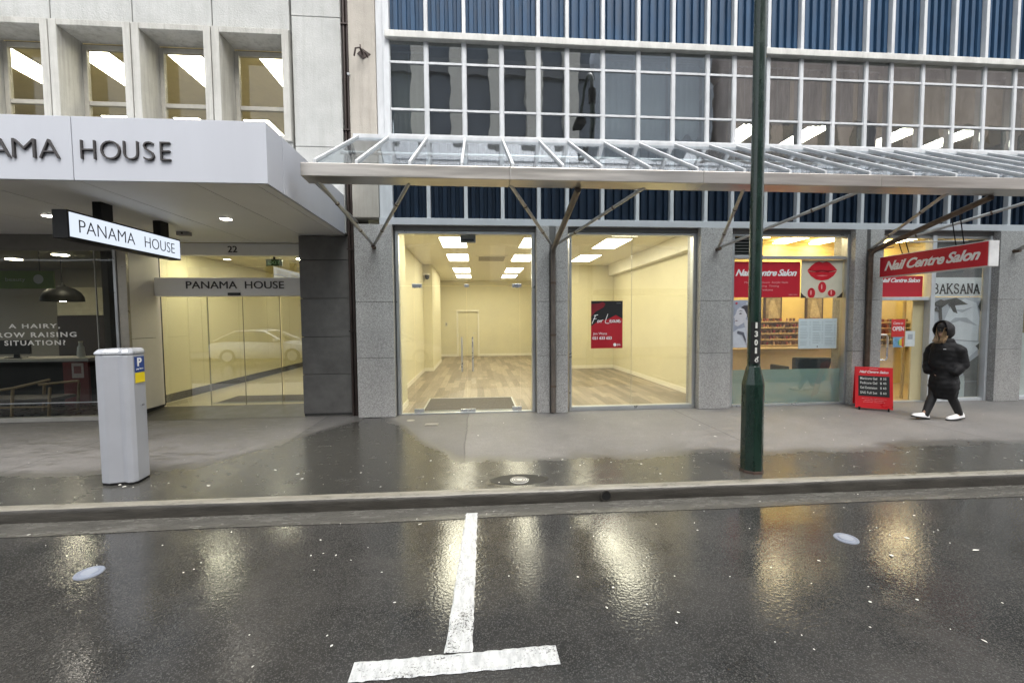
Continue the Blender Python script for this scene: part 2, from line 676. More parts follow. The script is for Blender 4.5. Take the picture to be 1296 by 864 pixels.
def flat(name, pts, y, m, parent, th=0.002):
    """flat printed shape facing the street (-Y) at depth y; pts are (x, z) counter-clockwise seen from the street"""
    return MB().poly([(a, y, b) for a, b in pts], (0, -1, 0), th).build(name, m, parent)


# ================================================================== GROUND
KS = -0.0114                                  # the kerb runs a touch askew to the facades
kerb_y = lambda x: 4.022 + KS * x
X0, X1 = -45.0, 45.0

def strip(y_a, y_b, z, name, m, n=90, jit=0.0):
    mb = MB()
    vs, fs = [], []
    for i in range(n + 1):
        x = X0 + (X1 - X0) * i / n
        vs += [(x, y_a(x), z), (x, y_b(x), z)]
        if i:
            k = 2 * i
            fs.append((k - 2, k, k + 1, k - 1))
    mb.add(vs, fs)
    return struct(mb, name, m)


strip(lambda x: -60.0, lambda x: 60.0, -0.02, "ground", pm("packed_earth", (0.10, 0.09, 0.08), 0.9))
strip(lambda x: -4.4, lambda x: kerb_y(x) + 0.05, 0.0, "road", ROAD)
GUT = pm("wet_concrete_channel", (0.10, 0.096, 0.084), 0.24, var=0.3, scale=5, bump=0.35, bscale=35, st=(0.5, 2, 1), rvar=0.12)
strip(lambda x: kerb_y(x) - 0.25 + 0.012 * math.sin(x * 2.1), lambda x: kerb_y(x) + 0.04, 0.004, "gutter", GUT, n=240)
strip(lambda x: kerb_y(x) + 0.075, lambda x: 8.6, 0.13, "pavement", PAVE)
# kerb with a worn, slightly wandering top edge
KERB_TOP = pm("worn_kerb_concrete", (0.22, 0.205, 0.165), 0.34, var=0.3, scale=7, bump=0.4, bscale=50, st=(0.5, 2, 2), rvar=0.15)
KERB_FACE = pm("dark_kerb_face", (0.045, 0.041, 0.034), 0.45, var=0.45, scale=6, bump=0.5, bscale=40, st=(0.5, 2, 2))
mb = MB()
N = 500
prof = [(0.0, -0.03), (-0.004, 0.085), (0.006, 0.117), (0.03, 0.131), (0.088, 0.1335), (0.092, 0.05)]
rings = []
rk = random.Random(3)
wob = [0.0] * (N + 1)
for i in range(1, N + 1):
    wob[i] = wob[i - 1] * 0.8 + rk.uniform(-1, 1) * 0.0022
for i in range(N + 1):
    x = X0 + (X1 - X0) * i / N
    rings.append([(x, kerb_y(x) + a + wob[i] * (1 if k in (1, 2, 3) else 0), b + wob[i] * (0.8 if k in (2, 3) else 0)) for k, (a, b) in enumerate(prof)])
vs = [p for r in rings for p in r]
fs, top_faces = [], []
for i in range(N):
    for j in range(5):
        fs.append((i * 6 + j, (i + 1) * 6 + j, (i + 1) * 6 + j + 1, i * 6 + j + 1))
mb.add(vs, fs)
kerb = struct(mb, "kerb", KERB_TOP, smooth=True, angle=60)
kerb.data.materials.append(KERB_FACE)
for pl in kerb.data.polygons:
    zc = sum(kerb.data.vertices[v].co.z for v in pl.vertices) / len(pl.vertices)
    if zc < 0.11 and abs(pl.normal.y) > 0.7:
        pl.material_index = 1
# opposite footpath, behind the camera
strip(lambda x: -12.0, lambda x: -4.3, 0.12, "opposite_pavement", pm("far_footpath", (0.13, 0.125, 0.12), 0.5))

# road markings: a white T painted in two thick strokes


def worn_paint():
    m, t = new_mat("worn_white_road_paint")
    p = nd(t, "ShaderNodeBsdfPrincipled")
    o = nd(t, "ShaderNodeOutputMaterial")
    t.links.new(p.outputs[0], o.inputs[0])
    pos = position(t)
    big = noise(t, pos, 3.5, 4, 0.6)
    fine = noise(t, pos, 90, 4, 0.75)
    mid = noise(t, stretch(t, pos, (30, 9, 1)), 1.0, 5, 0.7)
    c = mixc(t, ramp(t, mid, 0.35, 0.65), (0.40, 0.41, 0.41), (0.66, 0.67, 0.65))
    lim = math_n(t, 'ADD', math_n(t, 'MULTIPLY', big, 0.35), math_n(t, 'MULTIPLY', fine, 0.65))
    c2 = mixc(t, ramp(t, lim, 0.39, 0.44), (0.07, 0.068, 0.062), c)
    t.links.new(c2, p.inputs['Base Color'])
    p.inputs['Roughness'].default_value = 0.33
    b = nd(t, "ShaderNodeBump")
    b.inputs['Distance'].default_value = 0.004
    b.inputs['Strength'].default_value = 0.4
    t.links.new(fine, b.inputs['Height'])
    t.links.new(b.outputs[0], p.inputs['Normal'])
    return m


def paint_strip(pts, name, parent, z=0.0045, seed=1):
    """a painted stroke with a ragged edge and two thicker ridges"""
    rr = random.Random(seed)
    (ax, ay), (bx, by), w0, w1 = pts
    a, b = Vector((ax, ay)), Vector((bx, by))
    d = (b - a).normalized()
    q = Vector((-d.y, d.x))
    n = 46
    vs, fs = [], []
    off = [-0.5, -0.42, -0.30, 0.30, 0.42, 0.5]
    zz = [0.0, 0.0035, 0.0015, 0.0015, 0.0035, 0.0]
    for i in range(n + 1):
        t_ = i / n
        c = a.lerp(b, t_)
        w = w0 + (w1 - w0) * t_
        je = [rr.uniform(-0.004, 0.004), 0, 0, 0, 0, rr.uniform(-0.004, 0.004)]
        for k in range(6):
            p = c + q * (off[k] * w + je[k])
            vs.append((p.x, p.y, z + zz[k]))
    for i in range(n):
        for k in range(5):
            fs.append((i * 6 + k, (i + 1) * 6 + k, (i + 1) * 6 + k + 1, i * 6 + k + 1))
    return MB().add(vs, fs).build(name, PAINT, parent)


PAINT = worn_paint()
tmark = thing("road_marking", "white painted T shaped parking bay marking on the wet road", "road marking", (-0.12, 2.15, 0))
paint_strip(((-0.065, 3.87), (-0.118, 2.215), 0.105, 0.15), "painted_leg", tmark, seed=2)
paint_strip(((-0.655, 2.135), (0.41, 2.155), 0.125, 0.13), "painted_bar", tmark, z=0.005, seed=5)
o = paint_strip(((5.55, 3.72), (5.62, 2.1), 0.11, 0.13), "parking_line", None, seed=9)
tag(o, "white parking line stub at the kerb on the far right of the road", "road marking")

# parking sensor discs glued to the road
DISC = pm("pale_blue_plastic", (0.22, 0.245, 0.295), 0.4, var=0.06)
DISC2 = pm("disc_centre", (0.29, 0.315, 0.36), 0.4, var=0.06)
sd = thing("parking_sensor", "pale round parking sensor disc on the road left of the painted T", "sensor disc", (-2.78, 3.2, 0), "round sensor discs on the road")
MB().lathe((-2.78, 3.2, 0), [(0.085, 0.0), (0.082, 0.007), (0.070, 0.008), (0.066, 0.005), (0.056, 0.005), (0.052, 0.010), (0.04, 0.011)], 28).build("disc", DISC, sd)
MB().lathe((-2.78, 3.2, 0), [(0.048, 0.006), (0.045, 0.012), (0.02, 0.0125)], 24).build("cap", DISC2, sd)
copy_thing(sd, (2.95, 3.12, 0), "pale round parking sensor disc on the road right of the painted T")

# small covers in the footpath
CAST = pm("worn_cast_iron", (0.20, 0.19, 0.165), 0.38, 0.6, var=0.35, scale=25, bump=0.4, bscale=90)
cv = thing("utility_cover", "oval worn metal utility cover set near the kerb in a dark patch", "utility cover", (0.42, 4.3, 0.13))
MB().poly([(0.42 + 0.31 * math.cos(2 * math.pi * k / 36), 4.32 + 0.15 * math.sin(2 * math.pi * k / 36) * (0.6 + 0.4 * abs(math.sin(2 * math.pi * k / 36))), 0.1325) for k in range(36)], (0, 0, 1), 0.01).build("surround", pm("dark_patch_asphalt", (0.018, 0.017, 0.015), 0.6), cv)
c_ = MB().lathe((0.42, 4.3, 0.13), [(0.098, 0.0), (0.095, 0.008)], 28)
c_.build("lid", pm("polished_lid", (0.58, 0.57, 0.52), 0.4, 0.2, var=0.25, scale=30), cv)
rb = MB()
for r_ in (0.035, 0.06, 0.082):
    for k in range(24):
        a0, a1 = 2 * math.pi * k / 24, 2 * math.pi * (k + 1) / 24
        rb.poly([(0.42 + rr_ * math.cos(a), 4.3 + rr_ * math.sin(a), 0.142) for rr_, a in ((r_, a0), (r_ + 0.008, a0), (r_ + 0.008, a1), (r_, a1))], (0, 0, 1), 0.004)
o = rb.build("raised_ring", CAST, cv)
o['kind'] = 'stuff'
for nm, x, y, rr_, lb in (("toby_cover", -1.11, 7.1, 0.075, "small round pale cover in the footpath at the foot of the left granite pillar"),):
    t_ = thing(nm, lb, "utility cover", (x, y, 0.13))
    MB().lathe((x, y, 0.128), [(rr_, 0), (rr_ - 0.004, 0.007)], 20).build("rim", CAST, t_)
    MB().lathe((x, y, 0.13), [(rr_ - 0.012, 0), (rr_ - 0.014, 0.008)], 20).build("lid", pm("toby_lid", (0.33, 0.31, 0.27), 0.5, 0.3, var=0.3, scale=30), t_)
t_ = thing("meter_box_lid", "small square cover in the footpath in front of the glass doors", "utility cover", (-0.74, 6.8, 0.13))
MB().box(-0.84, -0.63, 6.72, 6.88, 0.128, 0.1345).build("rim", CAST, t_)
MB().box(-0.82, -0.65, 6.74, 6.86, 0.13, 0.1385).build("lid", pm("lid_grey", (0.24, 0.225, 0.2), 0.5, var=0.2, scale=30), t_)

# drain pipe outlet in the kerb face
dr = thing("drain_outlet", "round dark drain pipe mouth in the kerb face right of the oval cover", "drain", (1.24, 4.0, 0.05))
MB().tube([(1.24, 4.004, 0.062), (1.24, 3.985, 0.062)], 0.047, 18).build("pipe_mouth", pm("pipe_hole", (0.004, 0.004, 0.004), 0.9), dr)
mb = MB()
for k in range(18):
    a0, a1 = 2 * math.pi * k / 18, 2 * math.pi * (k + 1) / 18
    mb.poly([(1.24 + r_ * math.cos(a), 3.982, 0.062 + r_ * math.sin(a)) for r_, a in ((0.045, a0), (0.055, a0), (0.055, a1), (0.045, a1))], (0, -1, 0), 0.02)
mb.build("pipe_rim", KERB_FACE, dr)

# small pale blossoms / litter flecks scattered on road and footpath
mb = MB()
rp = random.Random(11)
for k in range(290):
    if k < 150:
        x, y, z = rp.uniform(-5, 6.5), rp.uniform(1.5, 3.95), 0.005
        if y < 2.2 and abs(x) > 3:
            continue
    elif k < 245:
        x, y, z = rp.uniform(-4.5, 6.5), 4.2 + abs(rp.gauss(0, 0.5)), 0.1345
    else:
        x, y, z = rp.uniform(-6, 9), rp.uniform(4.6, 7.2), 0.1345
    s_ = rp.choice((0.004, 0.004, 0.005, 0.006, 0.007, 0.012)) * rp.uniform(0.7, 1.2)
    a = rp.uniform(0, 6.28)
    e = rp.uniform(1.0, 2.2)
    P = []
    for q in range(6):
        th = 2 * math.pi * q / 6
        dx, dy = math.cos(th) * s_ * e * rp.uniform(0.7, 1.1), math.sin(th) * s_ * rp.uniform(0.7, 1.1)
        P.append((x + dx * math.cos(a) - dy * math.sin(a), y + dx * math.sin(a) + dy * math.cos(a), z + rp.uniform(0, 0.003)))
    P.append((x, y, z + 0.005))
    mb.add(P, [(i, (i + 1) % 6, 6) for i in range(6)])
o = mb.build("fallen_petals", pm("pale_petal", (0.72, 0.70, 0.63), 0.6, var=0.1))
o['kind'] = 'stuff'

# ================================================================== GLASS CURTAIN WALL BUILDING (centre and right)
bld = thing("commercial_building", "white framed commercial building with blue ribbed panels over granite shopfront pillars", "building", (6.0, 7.5, 0.13))
STEP = [0.635, 1.27, 1.905, 2.54, 3.04]
mull = [-1.43]
for k in range(5):
    mull += [-1.43 + 3.04 * k + s for s in STEP]
XR = mull[-1]
wide = MB().box(-1.465, -1.395, 7.47, 7.62, 3.53, 8.6)
# mullions run the full height, each one a part
m0 = MB().box(-0.826, -0.764, 7.48, 7.62, 3.53, 8.6).build("mullion", WHITE, bld, bevel=0.006)
for x in mull[2:]:
    again(m0, (x - mull[1], 0, 0))
MB().box(-1.62, -1.40, 7.50, 7.66, 4.9, 8.6).build("corner_post", WHITE, bld, bevel=0.006)
MB().box(-1.50, -1.40, 7.47, 7.499, 4.9, 8.6).build("corner_trim", WHITE, bld, bevel=0.004)
MB().box(-1.62, -1.40, 7.50, 7.66, 3.53, 4.78).build("corner_post", WHITE, bld, bevel=0.006)
MB().box(-1.46, XR + 0.05, 7.40, 7.66, 6.462, 6.575).build("ledge", SILL, bld, bevel=0.01)
MB().box(-1.62, XR + 0.05, 7.45, 7.66, 3.412, 3.53).build("lower_band", BANDM, bld, bevel=0.006)
MB().box(-1.46, XR + 0.05, 7.46, 7.66, 4.84, 4.925).build("window_sill", WHITE, bld, bevel=0.006)
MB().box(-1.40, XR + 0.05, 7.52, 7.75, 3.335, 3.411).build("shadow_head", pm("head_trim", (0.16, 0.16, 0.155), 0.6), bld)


def ribbed(x0, x1, z0, z1, y):
    """trapezoid ribs folded in one sheet"""
    w = x1 - x0
    n = max(2, round(w / 0.128))
    p = w / n
    prof = []
    for i in range(n):
        a = x0 + i * p
        prof += [(a, y + 0.048), (a + p * 0.36, y + 0.048), (a + p * 0.45, y), (a + p * 0.92, y), (a + p * 0.995, y + 0.048)]
    prof.append((x1, y + 0.045))
    vs = [(a, b, z) for z in (z0, z1) for a, b in prof]
    k = len(prof)
    return MB().add(vs, [(i, i + 1, k + i + 1, k + i) for i in range(k - 1)])


BLUE_SHADED = pm("shaded_blue_cladding", (0.007, 0.017, 0.034), 0.6, var=0.3, scale=3, st=(2, 2, 0.6), spec=0.2)  # blue cladding under the canopy, its shade put into the colour


def bay_panels(z0, z1, mat):
    src = {}
    for i in range(len(mull) - 1):
        a, b = mull[i] + 0.031, mull[i + 1] - 0.031
        key = round(b - a, 2)
        if key in src:
            again(src[key][0], (a - src[key][1], 0, 0))
        else:
            src[key] = (ribbed(a, b, z0, z1, 7.555).build("ribbed_panel", mat, bld), a)


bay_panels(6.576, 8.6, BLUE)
bay_panels(3.531, 4.839, BLUE_SHADED)
MB().box(-1.40, XR, 7.604, 7.66, 6.58, 8.6).build("backing_wall", GAP, bld)
MB().box(-1.40, XR, 7.604, 7.66, 3.54, 4.838).build("backing_wall", GAP, bld)

# windows: one unit per bay, frame + three panes
wsrc = {}
for i in range(len(mull) - 1):
    a, b = mull[i] + 0.032, mull[i + 1] - 0.032
    key = round(b - a, 2)
    if key in wsrc:
        again(wsrc[key][0], (a - wsrc[key][1], 0, 0))
        continue
    fr = MB()
    fr.box(a, b, 7.486, 7.55, 5.322, 5.36)
    fr.box(a, b, 7.486, 7.55, 6.09, 6.13)
    fr.box(a, a + 0.010, 7.489, 7.545, 4.926, 6.461)
    fr.box(b - 0.010, b, 7.489, 7.545, 4.926, 6.461)
    f = fr.build("window", WHITE, bld, bevel=0.004)
    for z0, z1 in ((4.93, 5.321), (5.361, 6.089), (6.131, 6.458)):
        MB().box(a + 0.011, b - 0.011, 7.505, 7.511, z0, z1).build("pane", GLASS_UP, f)
    wsrc[key] = (f, a)

# blank side walls / body of the building
MB().box(-2.02, XR + 8, 7.9, 30, 6.75, 12).build("upper_body", CONC2, bld)
MB().box(XR + 0.06, XR + 8, 7.45, 22, 0.13, 6.74).build("end_wall", CONC2, bld)
MB().box(-1.62, XR + 8, 7.35, 7.89, 8.605, 12).build("parapet_wall", SILL, bld)
MB().box(-2.06, -1.625, 7.47, 7.9, 3.53, 12).build("concrete_pier", CONC2, bld, bevel=0.01)
MB().box(-1.60, XR + 0.05, 7.70, 30, 3.70, 3.76).build("floor_slab", CONC2, bld)

# granite pillars
def pillar(x0, x1, groove=None):
    g = MB()
    g.box(x0 + 0.02, x1 - 0.02, 7.43, 7.9, 0.13, 3.40)
    p = g.build("pillar", GRAN_D, bld)
    zs = [(0.134, 1.148), (1.154, 2.098), (2.104, 3.405)]
    xs = [(x0, x1)] if not groove else [(x0, groove[0]), (groove[1], x1)]
    for a, b in xs:
        for z0, z1 in zs:
            MB().box(a, b, 7.40, 7.88, z0, z1).build("granite_panel", GRAN, p, bevel=0.005)
    return p


pillar(-2.03, -1.405)
pillar(1.05, 1.605, (1.275, 1.385))
pillar(4.02, 4.615)
pillar(7.0, 7.57, (7.22, 7.30))
pillar(9.97, 10.53)
pillar(13.02, 13.6)

# first-floor rooms seen through the old windows
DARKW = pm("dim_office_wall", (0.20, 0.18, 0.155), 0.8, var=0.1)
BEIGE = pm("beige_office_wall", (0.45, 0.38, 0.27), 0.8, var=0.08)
OCEIL = pm("office_ceiling", (0.60, 0.53, 0.42), 0.85, var=0.05)
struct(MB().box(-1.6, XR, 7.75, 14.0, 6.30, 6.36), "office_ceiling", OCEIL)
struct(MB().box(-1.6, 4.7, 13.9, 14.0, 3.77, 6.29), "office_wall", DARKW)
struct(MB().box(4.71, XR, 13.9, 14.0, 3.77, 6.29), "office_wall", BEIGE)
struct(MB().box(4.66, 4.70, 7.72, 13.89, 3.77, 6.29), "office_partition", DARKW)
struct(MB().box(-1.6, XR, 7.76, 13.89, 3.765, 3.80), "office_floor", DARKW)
OLIGHT = emit("office_light_tube", (1.0, 0.91, 0.74), 17.0)
ol = None
for n_, (x, lab) in enumerate(((6.48, "long ceiling light behind the window just right of the lamp post"),
                               (8.10, "long ceiling light behind the upper windows above the salon window"),
                               (10.42, "long ceiling light behind the upper windows above the salon door"),
                               (12.0, "long ceiling light behind the upper windows at the right edge"))):
    if ol is None:
        ol = thing("office_light", lab, "ceiling light", (x, 10.1, 6.3), "long lights in the first floor office")
        MB().box(x - 0.29, x + 0.29, 9.55, 10.65, 6.262, 6.299).build("housing", WHITE, ol)
        MB().box(x - 0.26, x + 0.26, 9.58, 10.62, 6.25, 6.2615).build("diffuser", OLIGHT, ol)
    else:
        copy_thing(ol, (x, 10.1, 6.3), lab)
# blinds hung behind the glass
BLIND = pm("sky_tinted_blind_cloth", (0.50, 0.55, 0.60), 0.8, var=0.07, scale=2, st=(6, 1, 0.4))  # pale blue of the mirrored sky put into the blind cloth
OLIVE = pm("olive_blind_cloth", (0.30, 0.30, 0.25), 0.8, var=0.1)
MAUVE = pm("faded_curtain_cloth", (0.27, 0.22, 0.20), 0.85, var=0.25, scale=3, st=(9, 1, 0.6))


def blind(i, z0, z1, m, lab, g, y=7.70, amp=0.006, skew=0.0):
    a, b = mull[i] + 0.04, mull[i + 1] - 0.04
    n = 26
    vs = []
    for z in (z0, z1):
        for k in range(n + 1):
            x = a + (b - a) * k / n
            zz = z + (skew * math.sin(k * 0.5) if z == z0 else 0)
            vs.append((x, y + amp * math.sin(k * 1.3), zz))
    vs += [(p[0], p[1] + 0.006, p[2]) for p in vs]
    q = 2 * (n + 1)
    fs = [(k, k + 1, n + 2 + k, n + 1 + k) for k in range(n)] + [(q + k + 1, q + k, q + n + 1 + k, q + n + 2 + k) for k in range(n)]
    t = thing("window_blind", lab, "blind", ((a + b) / 2, y, z0), g)
    MB().add(vs, fs).build("cloth", m, t, smooth=True)
    MB().tube([(a, y, z1 + 0.015), (b, y, z1 + 0.015)], 0.018, 8).build("roller", WHITE, t)
    MB().tube([((a + b) / 2, y - 0.02, z0 + 0.2), ((a + b) / 2, y - 0.02, z1)], 0.004, 6).build("cord", WHITE, t)


blind(0, 4.95, 6.38, OLIVE, "olive roller blind fully down in the leftmost upper window bay", "blinds in the upper windows")
blind(6, 5.02, 6.38, BLIND, "pale blue blind, coloured as mirrored sky, in the sixth window bay, left of three closed ones", "blinds in the upper windows", skew=0.03)
blind(7, 4.98, 6.38, BLIND, "pale blue blind, coloured as mirrored sky, in the middle of three closed ones", "blinds in the upper windows", skew=0.02)
blind(8, 5.1, 6.38, BLIND, "pale blue blind, coloured as mirrored sky, in the narrow bay, right of three closed ones", "blinds in the upper windows", skew=0.06)
cl = ["faded curtain in the upper window bay directly behind the lamp post", "faded curtain in the upper window bay right of the lamp post",
      "faded curtain in the second bay right of the lamp post", "faded curtain in the third bay right of the lamp post",
      "dark curtain in the narrow bay above the right pillar of the salon window"]
for k, i in enumerate((10, 11, 12, 13)):
    blind(i, 5.37, 6.38, MAUVE, cl[k], "curtains in the upper windows", amp=0.018)
blind(14, 4.95, 6.38, pm("dark_curtain", (0.05, 0.047, 0.05), 0.8, var=0.2), cl[4], "curtains in the upper windows", amp=0.018)
blind(19, 4.95, 6.38, OLIVE, "grey blind in the narrow upper window bay at the right edge of the facade", "blinds in the upper windows")

# ------------------------------------------------------------------ lean-to glass canopy
can = thing("glass_canopy", "long sloping glass and steel canopy over the shopfronts", "canopy", (5.0, 7.4, 3.3))
MB().box(-2.0, XR, 7.38, 7.459, 4.79, 4.875).build("wall_rail", WHITE, can, bevel=0.006)
jx = [-2.05, 0.43, 2.90, 5.35, 7.80, 10.25, XR]
for k in range(len(jx) - 1):
    a, b = jx[k] + 0.0015, jx[k + 1] - 0.0015
    MB().poly([(a, 5.30, 3.50), (a, 5.56, 3.485), (a, 5.56, 3.66), (a, 5.30, 3.655)][::-1], (-1, 0, 0), (b - a)).build("front_beam", STEEL, can, bevel=0.006)
raf = [-1.92, -1.43] + mull[1:]
sl = (4.79 - 3.68) / (7.40 - 5.45)
ax = -1.92


def rafter(x):
    w = 0.017
    P = [(x - w, 5.40, 3.675), (x - w, 7.385, 4.79), (x - w, 7.385, 4.852), (x - w, 5.40, 3.732)]
    return MB().poly(P, (-1, 0, 0), 2 * w)


r0 = rafter(ax).build("rafter", WHITE, can, bevel=0.004)
for x in raf[1:]:
    again(r0, (x - ax, 0, 0))
gsrc = {}
for i in range(len(raf) - 1):
    a, b = raf[i] + 0.024, raf[i + 1] - 0.024
    key = round(b - a, 2)
    if key in gsrc:
        again(gsrc[key][0], (a - gsrc[key][1], 0, 0))
    else:
        P = [(a, 5.40, 3.70), (b, 5.40, 3.70), (b, 7.38, 4.815), (a, 7.38, 4.815)]
        gsrc[key] = (MB().poly(P, (0, -0.49, 0.87), 0.008).build("canopy_pane", GLASS_C, can), a)
# purlin under the glass
MB().tube([(-1.92, 6.42, 4.20), (XR, 6.42, 4.20)], 0.025, 8).build("purlin", GALV, can)
# V struts from the pillars
for xn, l, r in ((-1.70, 0.22, 0.88), (1.33, 0.88, 0.88), (4.32, 0.75, 0.92), (7.27, 0.72, 0.92), (10.25, 0.9, 0.9)):
    nz = 3.04
    for sx_ in (-l, r):
        p0, p1 = (xn, 7.36, nz), (xn + sx_, 5.50, 3.50)
        MB().tube([p0, p1], 0.024, 10).build("strut", GALV, can)
        for tt in (0.3, 0.72):
            q = Vector(p0).lerp(Vector(p1), tt)
            d_ = (Vector(p1) - Vector(p0)).normalized()
            MB().tube([q - d_ * 0.012, q + d_ * 0.012], 0.030, 10).build("strut_collar", RUSTY, can)
    MB().tube([(xn, 7.40, nz - 0.02), (xn, 7.30, nz - 0.02)], 0.035, 10).build("strut_foot", RUSTY, can)
MB().tube([(-1.98, 7.42, 3.45), (-1.99, 5.55, 3.52)], 0.018, 8).build("tie_rod", GALV, can)
# gutter downpipes running under the canopy and down two pillars
for n_, (x, lab) in enumerate(((1.33, "brown rainwater pipe from the canopy down the pillar between door and lease window"),
                               (7.26, "dark rainwater pipe from the canopy down the pillar beside the salon door"))):
    t_ = thing("rainwater_pipe", lab, "downpipe", (x, 7.38, 0.13), "rainwater pipes on the pillars")
    MB().tube([(x, 5.52, 3.46), (x, 7.22, 3.02), (x, 7.33, 2.97), (x, 7.352, 2.88), (x, 7.355, 0.15)], 0.043, 12).build("pipe", RUSTY if n_ else pm("brown_pipe", (0.17, 0.145, 0.125), 0.42, 0.4, var=0.25, scale=5), t_, smooth=True)
    for z in (0.6, 1.5, 2.4):
        MB().tube([(x, 7.355, z), (x, 7.355, z + 0.035)], 0.049, 12).build("pipe_clip", RUSTY, t_)

# ------------------------------------------------------------------ vacant shop: frames, doors
sf = thing("shop_entrance", "frameless glass double door shopfront of the empty lit shop", "shopfront", (-0.17, 7.58, 0.13))
MB().box(-1.385, -1.33, 7.54, 7.66, 0.13, 3.33).build("door_frame", ALU, sf, bevel=0.004)
MB().box(0.985, 1.04, 7.54, 7.66, 0.13, 3.33).build("door_frame", ALU, sf, bevel=0.004)
MB().box(-1.33, 0.985, 7.54, 7.66, 3.28, 3.33).build("door_head", ALU, sf, bevel=0.004)
MB().box(-1.33, 0.985, 7.56, 7.66, 0.13, 0.150).build("threshold", ALU, sf, bevel=0.004)
for a, b, z0, z1, nm in ((-1.328, -1.09, 0.152, 2.385, "side_pane"), (0.775, 0.983, 0.152, 2.385, "side_pane"), (-1.328, -0.175, 2.395, 3.278, "transom_pane"), (-0.170, 0.983, 2.395, 3.278, "transom_pane")):
    MB().box(a, b, 7.60, 7.61, z0, z1).build(nm, GLASS, sf)
SATIN = pm("satin_steel_fitting", (0.62, 0.63, 0.64), 0.3, 0.8, var=0.05)
for a, b, hx in ((-1.084, -0.176, -0.265), (-0.168, 0.768, -0.075)):
    d = MB().box(a, b, 7.60, 7.61, 0.156, 2.385).build("glass_door", GLASS, sf)
    MB().tube([(hx, 7.555, 0.88), (hx, 7.555, 1.49)], 0.013, 10).build("pull_handle", SATIN, d)
    hb = MB()
    for z in (0.95, 1.42):
        hb.tube([(hx, 7.555, z), (hx, 7.60, z)], 0.008, 8)
    hb.build("handle_post", SATIN, d)
for xa, z in ((-1.035, 2.39), (0.72, 2.39), (-1.03, 0.19), (0.71, 0.19)):
    MB().box(xa - 0.085, xa + 0.085, 7.588, 7.622, z - 0.035, z + 0.035).build("patch_fitting", SATIN, sf, bevel=0.004)
for xa, z, w in ((-0.17, 2.39, 0.04), (-0.24, 0.175, 0.065), (-0.10, 0.175, 0.065)):
    MB().box(xa - w, xa + w, 7.588, 7.622, z - 0.028, z + 0.028).build("patch_lock", SATIN, sf, bevel=0.004)
t_ = thing("door_sensor", "grey sensor box hung at the head of the glass doors", "sensor", (-0.15, 7.7, 3.3))
MB().box(-0.27, 0.0, 7.66, 7.76, 3.16, 3.34).build("casing", pm("grey_plastic", (0.42, 0.43, 0.43), 0.5), t_, bevel=0.01)
MB().box(-0.24, -0.03, 7.655, 7.659, 3.18, 3.22).build("lens", BLACKP, t_)

lw = thing("lease_window", "large plate glass window of the empty shop with a lease poster", "shopfront", (2.83, 7.58, 0.13))
MB().box(1.66, 1.70, 7.54, 7.66, 0.13, 3.33).build("frame", ALU, lw, bevel=0.004)
MB().box(3.955, 4.015, 7.54, 7.66, 0.13, 3.33).build("frame", ALU, lw, bevel=0.004)
MB().box(1.70, 3.955, 7.54, 7.66, 3.29, 3.33).build("frame_head", ALU, lw, bevel=0.004)
MB().box(1.70, 3.955, 7.53, 7.66, 0.13, 0.205).build("window_sill", ALU, lw, bevel=0.004)
MB().box(1.702, 2.822, 7.60, 7.61, 0.207, 3.288).build("window_pane", GLASS, lw)
MB().box(2.828, 3.953, 7.60, 7.61, 0.207, 3.288).build("window_pane", GLASS, lw)
MB().box(2.8225, 2.8275, 7.598, 7.612, 0.207, 3.288).build("silicone_joint", pm("silicone", (0.45, 0.43, 0.36), 0.6), lw)

# lease poster on the glass
po = thing("lease_poster", "red and black lease poster stuck on the right shop window", "poster", (2.36, 7.59, 1.26))
px0, px1, pz0, pz1 = 2.07, 2.655, 1.255, 2.115
flat("sheet", [(px0, pz0), (px1, pz0), (px1, pz1), (px0, pz1)], 7.592, pm("poster_red", (0.42, 0.014, 0.024), 0.45, var=0.1, scale=3), po, 0.006)
yb = 7.590
flat("black_shape", [(px0, 1.655), (2.21, 1.76), (2.37, 1.78), (2.53, 1.86), (px1, 1.79), (px1, pz1), (px0, pz1)], yb, PRINTB, po)
flat("red_brush_mark", [(px0, 1.83), (2.15, 1.92), (2.30, 2.00), (2.335, 2.06), (2.29, 2.095), (2.21, 2.07), (px0 , 2.06)], yb - 0.002, pm("poster_dark_red", (0.20, 0.012, 0.02), 0.5, var=0.2), po)
mb = MB()
sc_ = 0.001
F = [[(0, 0), (20, 45), (38, 88)], [(22, 86), (45, 92), (66, 95)], [(14, 48), (34, 52), (50, 54)]]
oo = [[(74, 18), (64, 10), (60, 22), (68, 36), (80, 34), (82, 20), (74, 12)], [(82, 24), (92, 30), (98, 38), (100, 20), (98, 10)], [(100, 24), (112, 38), (124, 40)]]
Ll = [[(176, 104), (160, 60), (146, 20), (150, 6), (176, 2), (192, 4)], ]
ease = [[(196, 22), (212, 28), (214, 38), (204, 42), (196, 28), (200, 14), (214, 10), (226, 20)],
        [(246, 36), (232, 38), (226, 22), (234, 12), (248, 28), (252, 40), (248, 16), (258, 12)],
        [(260, 14), (272, 36), (276, 40), (284, 22), (276, 12), (264, 14)],
        [(286, 22), (304, 28), (308, 38), (296, 42), (288, 28), (294, 14), (308, 10), (322, 26)]]
hand = F + oo + Ll + ease
strokes(mb, [[(a / 330.0, b / 330.0) for a, b in ln] for ln in hand], (2.085, 7.588, 1.705), UX, UZ, 0.55, 0.0115, 0.002)
mb.build("lettering", PRINTW, po)
put_text("lettering", "Jim Wana", PRINTW, po, (2.105, 7.5915, 1.49), UX, UZ, 0.26, 0.055, 0.002)
put_text("lettering", "021 633 653", PRINTW, po, (2.095, 7.5915, 1.415), UX, UZ, 0.36, 0.055, 0.002, offset=0.03)
flat("round_logo", circle_pts(2.512, 1.318, 0.03, 0.03), yb, PRINTW, po)
